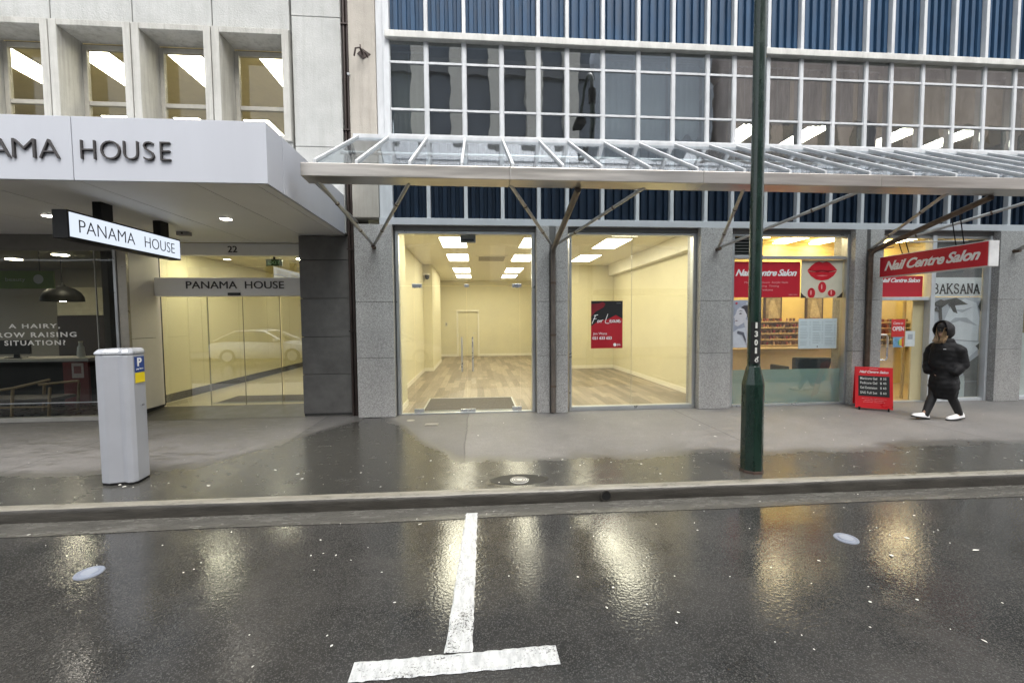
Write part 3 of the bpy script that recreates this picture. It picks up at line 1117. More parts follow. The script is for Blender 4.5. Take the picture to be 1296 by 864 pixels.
put_text("lettering", "JLL", PRINTW, po, (2.552, 7.5915, 1.295), UX, UZ, 0.07, 0.042, 0.002, offset=0.02)
put_text("lettering", "LEASE", pm("grey_print", (0.3, 0.3, 0.3), 0.6), po, (2.54, 7.5875, 2.065), UX, UZ, 0.08, 0.018, 0.002)

# ------------------------------------------------------------------ vacant shop interior
FZ = 0.145
struct(MB().box(-1.9, 4.62, 7.665, 21.5, 0.05, FZ), "interior_floor", PLANK)
CZ = 3.58
struct(MB().box(-1.9, 4.62, 7.67, 19.75, CZ, CZ + 0.05), "interior_ceiling", CREAMC)
struct(MB().box(-1.85, -1.36, 7.67, 8.4, FZ + 0.001, CZ - 0.001), "interior_wall", CREAM)
struct(MB().box(-1.9, -1.70, 8.401, 14.0, FZ + 0.001, CZ - 0.001), "interior_wall", CREAM)
struct(MB().box(-1.9, -1.42, 14.001, 17.1, FZ + 0.001, CZ - 0.001), "interior_wall", CREAM)
struct(MB().box(-1.9, -1.66, 17.101, 19.7, FZ + 0.001, CZ - 0.001), "interior_wall", CREAM)
struct(MB().box(-1.65, -0.84, 19.6, 19.72, FZ + 0.001, CZ - 0.001), "interior_wall", CREAM)
struct(MB().box(0.04, 3.0, 19.6, 19.72, FZ + 0.001, CZ - 0.001), "interior_wall", CREAM)
struct(MB().box(-0.839, 0.039, 19.6, 19.72, 2.18, CZ - 0.001), "interior_wall", CREAM)
struct(MB().box(2.95, 4.6, 14.0, 14.1, FZ + 0.001, CZ - 0.001), "interior_wall", CREAM)
struct(MB().box(2.9, 2.949, 14.0, 19.59, FZ + 0.001, CZ - 0.001), "interior_wall", CREAM)
struct(MB().box(4.58, 4.70, 7.9, 13.99, FZ + 0.001, CZ - 0.001), "interior_wall", CREAM)
struct(MB().box(4.40, 4.579, 8.2, 13.99, 3.22, CZ - 0.001), "ceiling_bulkhead", CREAMC)
# corridor behind the doorway
struct(MB().box(-0.9, 0.1, 21.3, 21.4, FZ + 0.001, 2.6), "corridor_wall", CREAM)
for n_, (x0, x1, y0, y1) in enumerate(((-1.7, -1.685, 8.401, 13.985), (-1.7, -1.405, 13.985, 14.0), (-1.42, -1.405, 14.0, 17.1), (-1.659, -0.92, 19.585, 19.6), (0.12, 2.9, 19.585, 19.6), (2.95, 4.58, 13.985, 14.0), (4.565, 4.58, 7.9, 13.984), (-1.36, -1.345, 7.67, 8.4))):
    struct(MB().box(x0, x1, y0, y1, FZ + 0.002, FZ + 0.11), "skirting_board", SKIRT)
dw = thing("inner_doorway", "white framed doorway in the back wall of the empty shop", "doorway", (-0.4, 19.6, FZ))
for a, b in ((-0.92, -0.84), (0.04, 0.12)):
    MB().box(a, b, 19.56, 19.62, FZ, 2.18).build("jamb", SKIRT, dw, bevel=0.005)
MB().box(-0.92, 0.12, 19.56, 19.62, 2.181, 2.26).build("lintel", SKIRT, dw, bevel=0.005)
dl = MB().poly([(-0.836, 19.66, FZ + 0.01), (0.036, 19.66, FZ + 0.01), (0.036, 19.66, 2.176), (-0.836, 19.66, 2.176)], (0, -1, 0), 0.04).build("door_leaf", CREAM, dw)
MB().tube([(-0.06, 19.65, 1.2), (-0.06, 19.58, 1.2), (-0.18, 19.58, 1.2)], 0.012, 8).build("door_handle", SATIN, dl)
MB().tube([(-0.87, 19.55, 1.15), (-0.87, 19.55, 1.05)], 0.015, 8).build("strike_plate", SATIN, dw)
t_ = thing("wall_switch", "small dark wall switch left of the inner doorway", "switch", (-1.37, 19.6, 1.6))
MB().box(-1.42, -1.33, 19.58, 19.599, 1.53, 1.70).build("plate", pm("switch_plate", (0.5, 0.48, 0.42), 0.5), t_)
MB().box(-1.39, -1.36, 19.572, 19.58, 1.6, 1.64).build("rocker", BLACKP, t_)
t_ = thing("entrance_mat", "dark brown mat inside the glass shop doors", "mat", (-0.14, 8.3, FZ))
MB().box(-0.97, 0.70, 7.72, 8.93, FZ, FZ + 0.012).build("pile", MATB, t_)
mb = MB()
for q in ((-1.0, 0.73, 7.69, 7.72), (-1.0, 0.73, 8.93, 8.96), (-1.0, -0.97, 7.72, 8.93), (0.70, 0.73, 7.72, 8.93)):
    mb.box(*q, FZ, FZ + 0.014)
mb.build("edge_trim", ALU, t_)
# ceiling light panels
cl0 = None
words = {-0.5: "left", 1.35: "middle", 3.2: "right"}
nth = ["nearest the glass", "second from the glass", "third from the glass", "farthest from the glass", "just behind the shop head"]
for x in (-0.5, 1.35, 3.2):
    for k, y in enumerate((9.98, 12.35, 15.35, 17.5, 8.42)):
        if x == 3.2 and k in (2, 3):
            continue
        lab = "lit ceiling panel in the %s row of the empty shop, %s" % (words[x], nth[k])
        if cl0 is None:
            cl0 = thing("ceiling_light", lab, "ceiling light", (x, y, CZ), "lit ceiling panels of the empty shop")
            MB().box(x - 0.31, x + 0.31, y - 0.65, y + 0.65, CZ - 0.012, CZ - 0.001).build("frame", SKIRT, cl0)
            MB().box(x - 0.285, x + 0.285, y - 0.625, y + 0.625, CZ - 0.018, CZ - 0.0125).build("diffuser", PANEL_L, cl0)
        else:
            copy_thing(cl0, (x, y, CZ), lab)
t_ = thing("air_vent", "square air conditioning grille in the ceiling between the light rows", "vent", (0.45, 12.4, CZ))
MB().box(0.0, 0.9, 11.9, 12.9, CZ - 0.03, CZ - 0.001).build("vent_frame", CREAMC, t_)
sl0 = None
for k in range(6):
    if sl0 is None:
        sl0 = MB().box(0.08, 0.82, 12.0, 12.06, CZ - 0.04, CZ - 0.031).build("slat", pm("vent_slat_tan", (0.35, 0.31, 0.22), 0.7), t_)  # slats in one darker tan than the vent frame
    else:
        again(sl0, (0, 0.15 * k, 0))
t_ = thing("ceiling_camera", "small dome camera on the left wall under the ceiling", "camera", (-1.5, 13.9, 3.2))
MB().lathe((-1.56, 13.9, 3.1), [(0.02, 0), (0.06, 0.03), (0.075, 0.1), (0.075, 0.14)], 12).build("dome", BLACKP, t_)
MB().lathe((-1.56, 13.9, 3.24), [(0.085, 0), (0.085, 0.04)], 12).build("mount", SKIRT, t_)
MB().box(-1.70, -1.60, 13.86, 13.94, 3.24, 3.30).build("bracket", SKIRT, t_)

# ================================================================== NAIL SALON (right)
sw_ = thing("salon_window", "salon shop window with red banner, lips picture and frosted lower strip", "shopfront", (5.85, 7.6, 0.13))
MB().box(4.70, 4.745, 7.54, 7.66, 0.13, 3.33).build("frame", ALU, sw_, bevel=0.004)
MB().box(6.955, 7.03, 7.52, 7.66, 0.13, 3.33).build("frame", ALU, sw_, bevel=0.004)
MB().box(4.745, 6.955, 7.54, 7.66, 3.29, 3.33).build("frame_head", ALU, sw_, bevel=0.004)
MB().box(4.745, 6.955, 7.54, 7.66, 2.875, 2.935).build("transom", ALU, sw_, bevel=0.004)
MB().box(4.745, 6.955, 7.53, 7.66, 0.13, 0.165).build("window_sill", ALU, sw_, bevel=0.004)
MB().box(5.125, 5.165, 7.54, 7.66, 2.936, 3.289).build("frame", ALU, sw_, bevel=0.004)
MB().box(4.747, 6.953, 7.60, 7.61, 0.167, 2.873).build("window_pane", GLASS, sw_)
MB().box(5.167, 6.953, 7.60, 7.61, 2.937, 3.288).build("transom_pane", GLASS, sw_)
LOUV = pm("dark_louvre", (0.06, 0.06, 0.06), 0.5)
MB().box(4.746, 5.124, 7.65, 7.66, 2.937, 3.288).build("vent_backing", GAP, sw_)
ls = None
for k in range(6):
    if ls is None:
        ls = MB().poly([(4.746, 7.55, 2.945), (4.746, 7.64, 2.985), (4.746, 7.64, 2.993), (4.746, 7.55, 2.953)], (-1, 0, 0), 0.378).build("louvre_slat", pm("louvre_grey", (0.16, 0.16, 0.155), 0.5, 0.3), sw_)
    else:
        again(ls, (0, 0, 0.055 * k))
MB().box(4.747, 6.953, 7.612, 7.614, 0.168, 0.81).build("frosted_strip", film("frosted_film", (0.34, 0.55, 0.62), 0.55), sw_)


def script_sign(parent, body, o, w, h, m, u=UX, depth=0.003):
    """fat sloping display lettering"""
    return put_text("lettering", body, m, parent, o, u, UZ, w, h, depth, shear=0.42, offset=0.032, spacing=0.95, word=0.8)


bn = thing("salon_banner", "red window banner with white sloping salon lettering", "banner", (5.42, 7.6, 2.17))
flat("sheet", [(4.75, 2.17), (6.08, 2.17), (6.08, 2.83), (4.75, 2.83)], 7.594, RED, bn, 0.004)
script_sign(bn, "Nail Centre Salon", (4.80, 7.5935, 2.565), 1.21, 0.125, PRINTW)
PALEP = pm("pink_print", (0.72, 0.36, 0.36), 0.6)
put_text("lettering", "Manicure  Pedicure  Acrylic Nails", PALEP, bn, (4.98, 7.5935, 2.42), UX, UZ, 0.86, 0.045, 0.002)
put_text("lettering", "Gel  Waxing  Tinting", PALEP, bn, (5.06, 7.5935, 2.355), UX, UZ, 0.6, 0.042, 0.002)
put_text("lettering", "Walk ins welcome", PALEP, bn, (5.12, 7.5935, 2.29), UX, UZ, 0.42, 0.04, 0.002)
put_text("lettering", "OPEN 7 DAYS", PALEP, bn, (5.86, 7.5935, 2.205), UX, UZ, 0.17, 0.022, 0.002)

lp = thing("lips_poster", "square picture of red lips above three red fingernails", "poster", (6.53, 7.6, 2.15))
flat("sheet", [(6.10, 2.155), (6.945, 2.155), (6.945, 2.865), (6.10, 2.865)], 7.594, pm("pale_skin_print", (0.60, 0.56, 0.42), 0.5, var=0.05, scale=2, col2=(0.68, 0.63, 0.50)), lp, 0.004)
flat("dark_corner", [(6.10, 2.155), (6.24, 2.155), (6.16, 2.20), (6.10, 2.26)], 7.592, pm("dark_corner_print", (0.05, 0.035, 0.03), 0.5), lp)
flat("dark_corner", [(6.80, 2.155), (6.945, 2.155), (6.945, 2.27), (6.88, 2.20)], 7.592, pm("dark_corner_print_b", (0.05, 0.035, 0.03), 0.5), lp)
LIP = pm("lipstick_red", (0.55, 0.015, 0.028), 0.35, var=0.14, scale=14)
LIPD = pm("lip_shadow", (0.20, 0.006, 0.012), 0.45)
flat("upper_lip", [(6.215, 2.665), (6.36, 2.655), (6.52, 2.665), (6.68, 2.655), (6.825, 2.67), (6.75, 2.75), (6.66, 2.82), (6.60, 2.84), (6.52, 2.815), (6.45, 2.84), (6.38, 2.82), (6.29, 2.75)], 7.592, LIP, lp)
flat("lower_lip", [(6.225, 2.658), (6.29, 2.57), (6.40, 2.50), (6.52, 2.48), (6.64, 2.50), (6.75, 2.57), (6.815, 2.66), (6.68, 2.64), (6.52, 2.645), (6.36, 2.64)], 7.592, LIP, lp)
flat("lip_line", [(6.28, 2.662), (6.40, 2.64), (6.52, 2.648), (6.64, 2.64), (6.76, 2.664), (6.64, 2.672), (6.52, 2.68), (6.40, 2.672)], 7.5895, LIPD, lp)
flat("lip_shine", [(6.40, 2.575), (6.52, 2.56), (6.64, 2.575), (6.52, 2.585)], 7.5895, pm("lip_gloss", (0.75, 0.25, 0.25), 0.3), lp)
SKINP = pm("finger_print", (0.66, 0.58, 0.44), 0.5, var=0.06)
for cx_, top, w in ((6.31, 2.345, 0.075), (6.525, 2.46, 0.08), (6.72, 2.31, 0.078)):
    flat("finger", [(cx_ - w - 0.03, 2.157), (cx_ + w + 0.03, 2.157), (cx_ + w + 0.015, top - 0.05), (cx_, top + 0.02), (cx_ - w - 0.015, top - 0.05)], 7.5915, SKINP, lp)
    zc = max(2.245, top - 0.105)
    el = [(a, max(2.16, b)) for a, b in circle_pts(cx_, zc, w, top - zc, 22)]
    n_ = flat("nail", el, 7.589, LIP, lp)
    flat("nail_shine", circle_pts(cx_ - w * 0.15, zc + 0.01, w * 0.16, 0.05, 10), 7.5865, pm("nail_gloss", (0.85, 0.45, 0.42), 0.3), n_)

wp = thing("facial_poster", "grey poster of a woman touching her cheek in the salon window", "poster", (4.99, 7.6, 1.23))
flat("sheet", [(4.75, 1.23), (5.215, 1.23), (5.215, 2.12), (4.75, 2.12)], 7.594, pm("blue_grey_print", (0.36, 0.38, 0.46), 0.5, var=0.15, scale=5), wp, 0.004)
flat("pale_ground", [(4.75, 1.235), (5.21, 1.235), (5.21, 1.45), (5.06, 1.62), (4.86, 1.58), (4.75, 1.50)], 7.592, pm("pale_cloth_print", (0.60, 0.61, 0.66), 0.5, var=0.1, scale=8), wp)
flat("hair", [(4.90, 1.97), (4.98, 2.02), (5.10, 2.02), (5.21, 1.94), (5.21, 1.60), (5.12, 1.66), (5.02, 1.86), (4.94, 1.92)], 7.5915, pm("dark_hair_print", (0.055, 0.05, 0.06), 0.5, var=0.3, scale=30), wp)
flat("face", [(4.80, 1.66), (4.86, 1.63), (4.98, 1.70), (5.04, 1.84), (4.98, 1.95), (4.90, 1.985), (4.845, 1.94), (4.82, 1.86), (4.775, 1.80), (4.805, 1.775), (4.79, 1.745), (4.805, 1.72)], 7.589, pm("pale_face_print", (0.62, 0.60, 0.63), 0.5, var=0.05), wp)
flat("eye", [(4.875, 1.865), (4.91, 1.855), (4.945, 1.87), (4.91, 1.885)], 7.587, pm("eye_print", (0.08, 0.075, 0.09), 0.5), wp)
flat("eyebrow", [(4.865, 1.905), (4.91, 1.915), (4.96, 1.91), (4.91, 1.93)], 7.587, pm("brow_print", (0.10, 0.09, 0.10), 0.5), wp)
flat("mouth", [(4.80, 1.735), (4.84, 1.725), (4.865, 1.735), (4.835, 1.75)], 7.587, pm("mouth_print", (0.25, 0.17, 0.19), 0.5), wp)
HANDP = pm("hand_print", (0.58, 0.57, 0.60), 0.5, var=0.05)
for k in range(4):
    a = 4.955 + 0.028 * k
    flat("finger", [(a + 0.10, 1.42), (a + 0.135, 1.44), (a + 0.05, 1.76 - 0.02 * k), (a + 0.025, 1.80 - 0.02 * k), (a + 0.012, 1.76 - 0.02 * k)], 7.587 - 0.0004 * k, HANDP, wp)
flat("palm", [(5.06, 1.24), (5.21, 1.24), (5.21, 1.46), (5.16, 1.50), (5.04, 1.46), (5.02, 1.36)], 7.5845, HANDP, wp)
flat("sleeve_shadow", [(4.86, 1.55), (4.98, 1.52), (5.04, 1.34), (5.02, 1.33), (4.95, 1.47), (4.85, 1.50)], 7.587, pm("shade_print", (0.12, 0.12, 0.15), 0.5), wp)
flat("small_logo", circle_pts(4.83, 2.06, 0.022, 0.022, 12), 7.587, pm("logo_red", (0.5, 0.08, 0.1), 0.5), wp)
put_text("lettering", "SKIN CARE", PRINTW, wp, (5.02, 7.592, 2.045), UX, UZ, 0.16, 0.03, 0.002)

pl_ = thing("price_list", "pale blue printed price sheet stuck low on the salon window", "price list", (6.46, 7.6, 1.19))
flat("sheet", [(6.075, 1.195), (6.85, 1.195), (6.85, 1.765), (6.075, 1.765)], 7.594, pm("pale_blue_paper", (0.58, 0.66, 0.68), 0.6, var=0.03), pl_, 0.004)
GREYP = pm("pale_text", (0.38, 0.45, 0.47), 0.6)
mb = MB()
rq = random.Random(4)
for c_ in range(3):
    for r_ in range(15):
        if (r_ * 7 + c_ * 3) % 8 == 5:
            continue
        z = 1.70 - r_ * 0.031
        x = 6.11 + 0.25 * c_
        w = rq.uniform(0.12, 0.17)
        mb.poly([(x, 7.5925, z), (x + w, 7.5925, z), (x + w, 7.5925, z + 0.010), (x, 7.5925, z + 0.010)], (0, -1, 0), 0.002)
        mb.poly([(x + 0.185, 7.5925, z), (x + 0.21, 7.5925, z), (x + 0.21, 7.5925, z + 0.010), (x + 0.185, 7.5925, z + 0.010)], (0, -1, 0), 0.002)
o = mb.build("small_print", GREYP, pl_)
o['kind'] = 'stuff'
flat("clip", circle_pts(6.46, 1.235, 0.012, 0.012, 10), 7.591, PRINTB, pl_)

# salon door bay
sdn = thing("salon_door", "glass salon door with red banner above and white framed poster window beside it", "shopfront", (8.7, 7.6, 0.13))
MB().box(7.575, 7.63, 7.54, 7.66, 0.13, 3.33).build("frame", ALU, sdn, bevel=0.004)
MB().box(8.70, 8.79, 7.52, 7.66, 0.13, 3.33).build("frame", WHITE, sdn, bevel=0.004)
MB().box(9.915, 9.965, 7.52, 7.66, 0.13, 3.33).build("frame", WHITE, sdn, bevel=0.004)
MB().box(7.63, 8.70, 7.55, 7.66, 3.28, 3.33).build("frame_head", ALU, sdn, bevel=0.004)
MB().box(8.79, 9.915, 7.55, 7.66, 3.28, 3.33).build("frame_head", ALU, sdn, bevel=0.004)
MB().box(7.63, 8.70, 7.55, 7.66, 2.10, 2.165).build("transom", WHITE, sdn, bevel=0.004)
MB().box(8.79, 9.915, 7.54, 7.66, 0.13, 0.185).build("window_sill", WHITE, sdn, bevel=0.004)
MB().box(7.63, 8.70, 7.56, 7.66, 0.13, 0.15).build("threshold", ALU, sdn, bevel=0.003)
MB().box(7.632, 8.698, 7.60, 7.61, 2.167, 3.278).build("transom_pane", GLASS, sdn)
MB().box(8.792, 9.913, 7.60, 7.61, 0.187, 3.278).build("window_pane", GLASS, sdn)
dpv = Vector((7.66, 7.62, 0.16))
dd = Vector((math.cos(R(11)), math.sin(R(11)), 0))
q0, q1 = dpv, dpv + dd * 0.80
dleaf = MB().poly([q0, q1, q1 + Vector((0, 0, 1.93)), q0 + Vector((0, 0, 1.93))], (dd.y, -dd.x, 0), 0.010).build("door_leaf", GLASS, sdn)
MB().box(q1.x - 0.018, q1.x + 0.018, q1.y - 0.01, q1.y + 0.03, 0.16, 2.09).build("door_edge", pm("door_edge_trim", (0.45, 0.38, 0.25), 0.4, 0.3), dleaf)
hx = 7.86
MB().tube([(7.78, 7.62, 1.44), (hx, 7.575, 1.44), (hx + 0.02, 7.57, 1.40), (hx + 0.02, 7.57, 0.99), (hx, 7.575, 0.955), (7.78, 7.62, 0.955)], 0.016, 10).build("pull_handle", SATIN, dleaf, smooth=True)
MB().box(8.46, 8.699, 7.64, 7.67, 0.15, 2.098).build("door_panel", pm("cream_door_panel", (0.62, 0.54, 0.32), 0.5, var=0.03), sdn)
b2 = thing("door_banner", "smaller red salon banner on the glass above the salon door", "banner", (8.2, 7.6, 2.17))
flat("sheet", [(7.635, 2.17), (8.60, 2.17), (8.60, 2.57), (7.635, 2.57)], 7.594, RED, b2, 0.004)
script_sign(b2, "Nail Centre Salon", (7.70, 7.5935, 2.445), 0.84, 0.085, PRINTW)
t_ = thing("open_sign", "small red OPEN notice on the salon door glass", "sign", (8.13, 7.6, 1.5))
flat("sheet", [(7.985, 1.40), (8.265, 1.40), (8.265, 1.74), (7.985, 1.74)], 7.596, pm("open_red", (0.62, 0.03, 0.03), 0.5), t_, 0.004)
put_text("lettering", "OPEN", PRINTW, t_, (8.005, 7.5955, 1.515), UX, UZ, 0.24, 0.085, 0.002, offset=0.03)
put_text("lettering", "Come in", PRINTW, t_, (8.02, 7.5955, 1.64), UX, UZ, 0.2, 0.05, 0.002, shear=0.3)
t_ = thing("colour_flyer", "small rainbow coloured flyer below the OPEN notice", "flyer", (8.13, 7.6, 1.2))
flat("sheet", [(8.03, 1.20), (8.245, 1.20), (8.245, 1.395), (8.03, 1.395)], 7.596, pm("flyer_blue", (0.20, 0.40, 0.62), 0.5, var=0.4, scale=9), t_, 0.004)
for k, c in enumerate(((0.65, 0.05, 0.05), (0.75, 0.40, 0.04), (0.70, 0.65, 0.1), (0.1, 0.4, 0.2))):
    a = 8.245 - 0.03 * k
    flat("colour_band", [(a - 0.028, 1.205 + 0.02 * k), (a, 1.205 + 0.01 * k), (a, 1.39 - 0.01 * k), (a - 0.028, 1.39 - 0.03 * k)], 7.594, pm("flyer_colour", c, 0.5), t_)
t_ = thing("white_notice", "plain white notice sheet beside the OPEN notice", "notice", (8.37, 7.6, 1.2))
flat("sheet", [(8.275, 1.21), (8.475, 1.21), (8.475, 1.51), (8.275, 1.51)], 7.590, pm("notice_paper", (0.68, 0.72, 0.72), 0.6), t_, 0.004)
flat("grey_square", [(8.325, 1.35), (8.425, 1.35), (8.425, 1.45), (8.325, 1.45)], 7.588, pm("notice_grey", (0.38, 0.41, 0.44), 0.6, var=0.2, scale=40), t_)

# tall poster window
bp_ = thing("tall_poster", "tall poster of pale folded cloth with leaves under a black and white nameplate", "poster", (9.35, 7.62, 0.19))
flat("sheet", [(8.80, 0.19), (9.905, 0.19), (9.905, 2.16), (8.80, 2.16)], 7.63, pm("cloth_print", (0.52, 0.55, 0.61), 0.5, var=0.12, scale=1.5), bp_, 0.006)
CL1 = pm("white_cloth_print", (0.80, 0.83, 0.88), 0.5, var=0.1, scale=3)
CL2 = pm("shadow_cloth_print", (0.27, 0.29, 0.33), 0.5, var=0.1, scale=4)
LEAF = pm("leaf_print", (0.05, 0.058, 0.05), 0.5, var=0.2)
GLOOM = pm("dark_ground_print", (0.15, 0.155, 0.15), 0.5, var=0.2, scale=3)
flat("cloth_fold", [(9.10, 1.35), (9.86, 1.30), (9.88, 1.75), (9.80, 2.05), (9.55, 2.13), (9.25, 2.0), (9.12, 1.7)], 7.622, CL1, bp_)
flat("cloth_fold", [(8.95, 0.70), (9.45, 0.78), (9.86, 1.12), (9.90, 1.27), (9.30, 1.32), (8.95, 1.30)], 7.621, CL1, bp_)
flat("cloth_crease", [(9.16, 1.62), (9.45, 1.70), (9.84, 1.60), (9.60, 1.76), (9.35, 1.76)], 7.619, pm("crease_print", (0.48, 0.51, 0.56), 0.5), bp_)
flat("cloth_crease", [(9.30, 1.92), (9.50, 1.86), (9.76, 1.98), (9.52, 1.92)], 7.619, pm("crease_print_b", (0.48, 0.51, 0.56), 0.5), bp_)
flat("dark_ground", [(9.55, 0.78), (9.90, 1.02), (9.90, 0.50), (9.62, 0.50)], 7.619, GLOOM, bp_)
flat("dark_ground", [(9.62, 0.195), (9.90, 0.195), (9.90, 0.495), (9.62, 0.495)], 7.619, GLOOM, bp_)
flat("pale_strip", [(9.06, 0.195), (9.61, 0.195), (9.61, 0.62), (9.06, 0.60)], 7.619, pm("pale_print", (0.46, 0.52, 0.52), 0.5), bp_)
for pts in ([(8.82, 2.02), (9.02, 2.12), (9.22, 2.06), (9.06, 1.96)], [(9.10, 2.10), (9.36, 2.15), (9.62, 2.02), (9.34, 2.0)], [(8.98, 2.0), (9.05, 2.0), (9.08, 1.70), (9.02, 1.68)], [(9.20, 2.05), (9.32, 2.04), (9.40, 1.84), (9.30, 1.88)],
            [(8.82, 1.9), (8.95, 1.97), (9.0, 1.88)], [(9.82, 1.20), (9.90, 1.26), (9.90, 1.12)], [(9.84, 1.98), (9.90, 2.12), (9.90, 1.88)]):
    flat("leaf", pts, 7.6185, LEAF, bp_)
flat("nameplate", [(8.80, 2.175), (9.905, 2.175), (9.905, 2.545), (8.80, 2.545)], 7.628, pm("nameplate_white", (0.86, 0.88, 0.89), 0.5, var=0.02), bp_, 0.006)
# slab-serif letters drawn stroke by stroke
SER = {
    'B': [[(0, 0), (0, 1)], [(0, 1), (.5, 1), (.72, .9), (.74, .7), (.6, .56), (0, .53)], [(.5, .53), (.76, .45), (.84, .26), (.74, .08), (.5, 0), (0, 0)]],
    'A': [[(0, 0), (.42, 1)], [(.42, 1), (.86, 0)], [(.15, .33), (.69, .33)]],
    'K': [[(0, 0), (0, 1)], [(0, .42), (.7, 1)], [(.24, .6), (.8, 0)]],
    'S': [[(.72, .76), (.62, .94), (.38, 1), (.12, .94), (.02, .76), (.14, .58), (.6, .44), (.74, .24), (.62, .06), (.36, 0), (.1, .06), (0, .26)]],
    'N': [[(0, 0), (0, 1)], [(0, 1), (.72, 0)], [(.72, 0), (.72, 1)]]}
SFX = {'B': [(0, 0), (0, 1)], 'A': [(0, 0), (.86, 0)], 'K': [(0, 0), (0, 1), (.7, 1), (.8, 0)], 'S': [], 'N': [(0, 0), (0, 1), (.72, 1)]}
mb = MB()
xx = 0.0
L = []
for ch in "BAKSANA":
    L += [[(a + xx, b * 1.45) for a, b in ln] for ln in SER[ch]]
    L += [[(xx + a - 0.17, b * 1.45), (xx + a + 0.17, b * 1.45)] for a, b in SFX[ch]]
    xx += {'B': .84, 'A': .86, 'K': .8, 'S': .74, 'N': .72}[ch] + 0.36
scl = 0.98 / (xx - 0.36)
strokes(mb, L, (8.865, 7.6275, 2.235), UX, UZ, scl, 0.026, 0.002, lift=0.0002)
mb.build("lettering", PRINTB, bp_)
MB().box(8.80, 9.905, 7.632, 7.638, 2.546, 3.27).build("upper_backing", pm("grey_backing", (0.16, 0.165, 0.165), 0.6), bp_)

# salon interior
YEL = pm("yellow_salon_wall", (0.70, 0.54, 0.20), 0.7, var=0.04)
YELC = pm("yellow_salon_ceiling", (0.70, 0.58, 0.24), 0.8, var=0.04)
SFLOOR = pm("tan_salon_floor", (0.36, 0.28, 0.17), 0.5, var=0.1)
struct(MB().box(4.71, 12.9, 7.67, 13.0, 0.05, 0.142), "interior_floor", SFLOOR)
struct(MB().box(4.71, 12.9, 7.67, 13.0, 3.60, 3.65), "interior_ceiling", YELC)
struct(MB().box(4.71, 12.9, 9.75, 9.85, 0.143, 3.599), "interior_wall", YEL)
struct(MB().box(12.75, 12.9, 7.67, 9.74, 0.143, 3.599), "interior_wall", YEL)
struct(MB().box(10.6, 10.66, 7.67, 9.74, 0.143, 3.599), "interior_partition", pm("partition", (0.5, 0.45, 0.3), 0.7))
SLIGHT = emit("salon_light", (1.0, 0.83, 0.50), 11.5)
sl_ = None
for x, y, lab in ((7.15, 9.05, "long salon ceiling light on the left behind the transom"), (8.05, 9.05, "long salon ceiling light on the right behind the transom"),
                  (6.25, 8.35, "added unseen light behind the red window banner, brightening the salon counter"), (9.8, 8.9, "salon ceiling light behind the salon door")):  # the light behind the banner is added to brighten the counter front
    if sl_ is None:
        sl_ = thing("salon_light", lab, "ceiling light", (x, y, 3.6), "long lights in the salon")
        MB().box(x - 0.11, x + 0.11, y - 0.6, y + 0.6, 3.55, 3.598).build("housing", SKIRT, sl_)
        MB().box(x - 0.15, x + 0.15, y - 0.58, y + 0.58, 3.53, 3.549).build("diffuser", SLIGHT, sl_)
    else:
        copy_thing(sl_, (x, y, 3.6), lab)
for n_, (x, lab) in enumerate(((7.10, "framed brown picture on the left of the yellow salon wall"), (8.16, "framed brown picture on the right of the yellow salon wall"))):
    t_ = thing("wall_picture", lab, "picture", (x, 9.72, 2.0), "framed pictures in the salon")
    MB().box(x - 0.22, x + 0.22, 9.70, 9.749, 1.73, 2.30).build("frame", pm("dark_wood", (0.05, 0.03, 0.02), 0.5), t_)
    flat("print", [(x - 0.185, 1.765), (x + 0.185, 1.765), (x + 0.185, 2.265), (x - 0.185, 2.265)], 9.697, pm("sepia_print", (0.26, 0.20, 0.11), 0.6, var=0.5, scale=9), t_)
    flat("figure", [(x - 0.12, 1.78), (x + 0.15, 1.78), (x + 0.1, 2.0), (x + 0.02, 2.2), (x - 0.07, 2.21), (x - 0.1, 2.05)], 9.694, pm("sepia_light", (0.46, 0.37, 0.22), 0.6, var=0.3, scale=14), t_)
POLISH = [(0.25, 0.12, 0.06), (0.45, 0.16, 0.12), (0.16, 0.08, 0.05), (0.5, 0.32, 0.2), (0.30, 0.05, 0.06)]
POLM = [pm("nail_polish", c, 0.3) for c in POLISH]
sh = thing("polish_shelf", "timber wall rack with rows of nail polish bottles behind the salon window", "shelf", (7.2, 9.6, 1.2))
MB().box(6.25, 8.35, 9.71, 9.748, 1.10, 1.70).build("back_board", pm("rack_back", (0.34, 0.24, 0.12), 0.6, var=0.2, scale=9), sh)
shf = MB().box(6.25, 8.35, 9.58, 9.709, 1.12, 1.145).build("shelf", pm("rack_timber", (0.55, 0.42, 0.22), 0.5), sh)
for k in range(1, 5):
    again(shf, (0, 0, 0.14 * k))
for mi in range(5):
    mb = MB()
    for k in range(5):
        for i in range(24):
            if (i * 7 + k * 3) % 5 == mi and (i + k) % 4:
                x = 6.30 + i * 0.084
                mb.box(x, x + 0.035, 9.61, 9.65, 1.146 + 0.14 * k, 1.215 + 0.14 * k)
    o = mb.build("bottles", POLM[mi], sh)
    o['kind'] = 'stuff'
sh3 = thing("polish_rack", "small timber rack of nail polish seen through the salon door", "shelf", (10.2, 9.6, 1.1))
MB().box(9.75, 10.58, 9.71, 9.748, 1.06, 1.72).build("back_board", pm("rack_back_b", (0.34, 0.24, 0.12), 0.6, var=0.2, scale=9), sh3)
shg = MB().box(9.75, 10.58, 9.58, 9.709, 1.08, 1.105).build("shelf", pm("rack_timber_b", (0.55, 0.42, 0.22), 0.5), sh3)
for k in range(1, 5):
    again(shg, (0, 0, 0.14 * k))
mb = MB()
for k in range(5):
    for i in range(10):
        if (i + k) % 3:
            mb.box(9.79 + i * 0.078, 9.825 + i * 0.078, 9.61, 9.65, 1.106 + 0.14 * k, 1.175 + 0.14 * k)
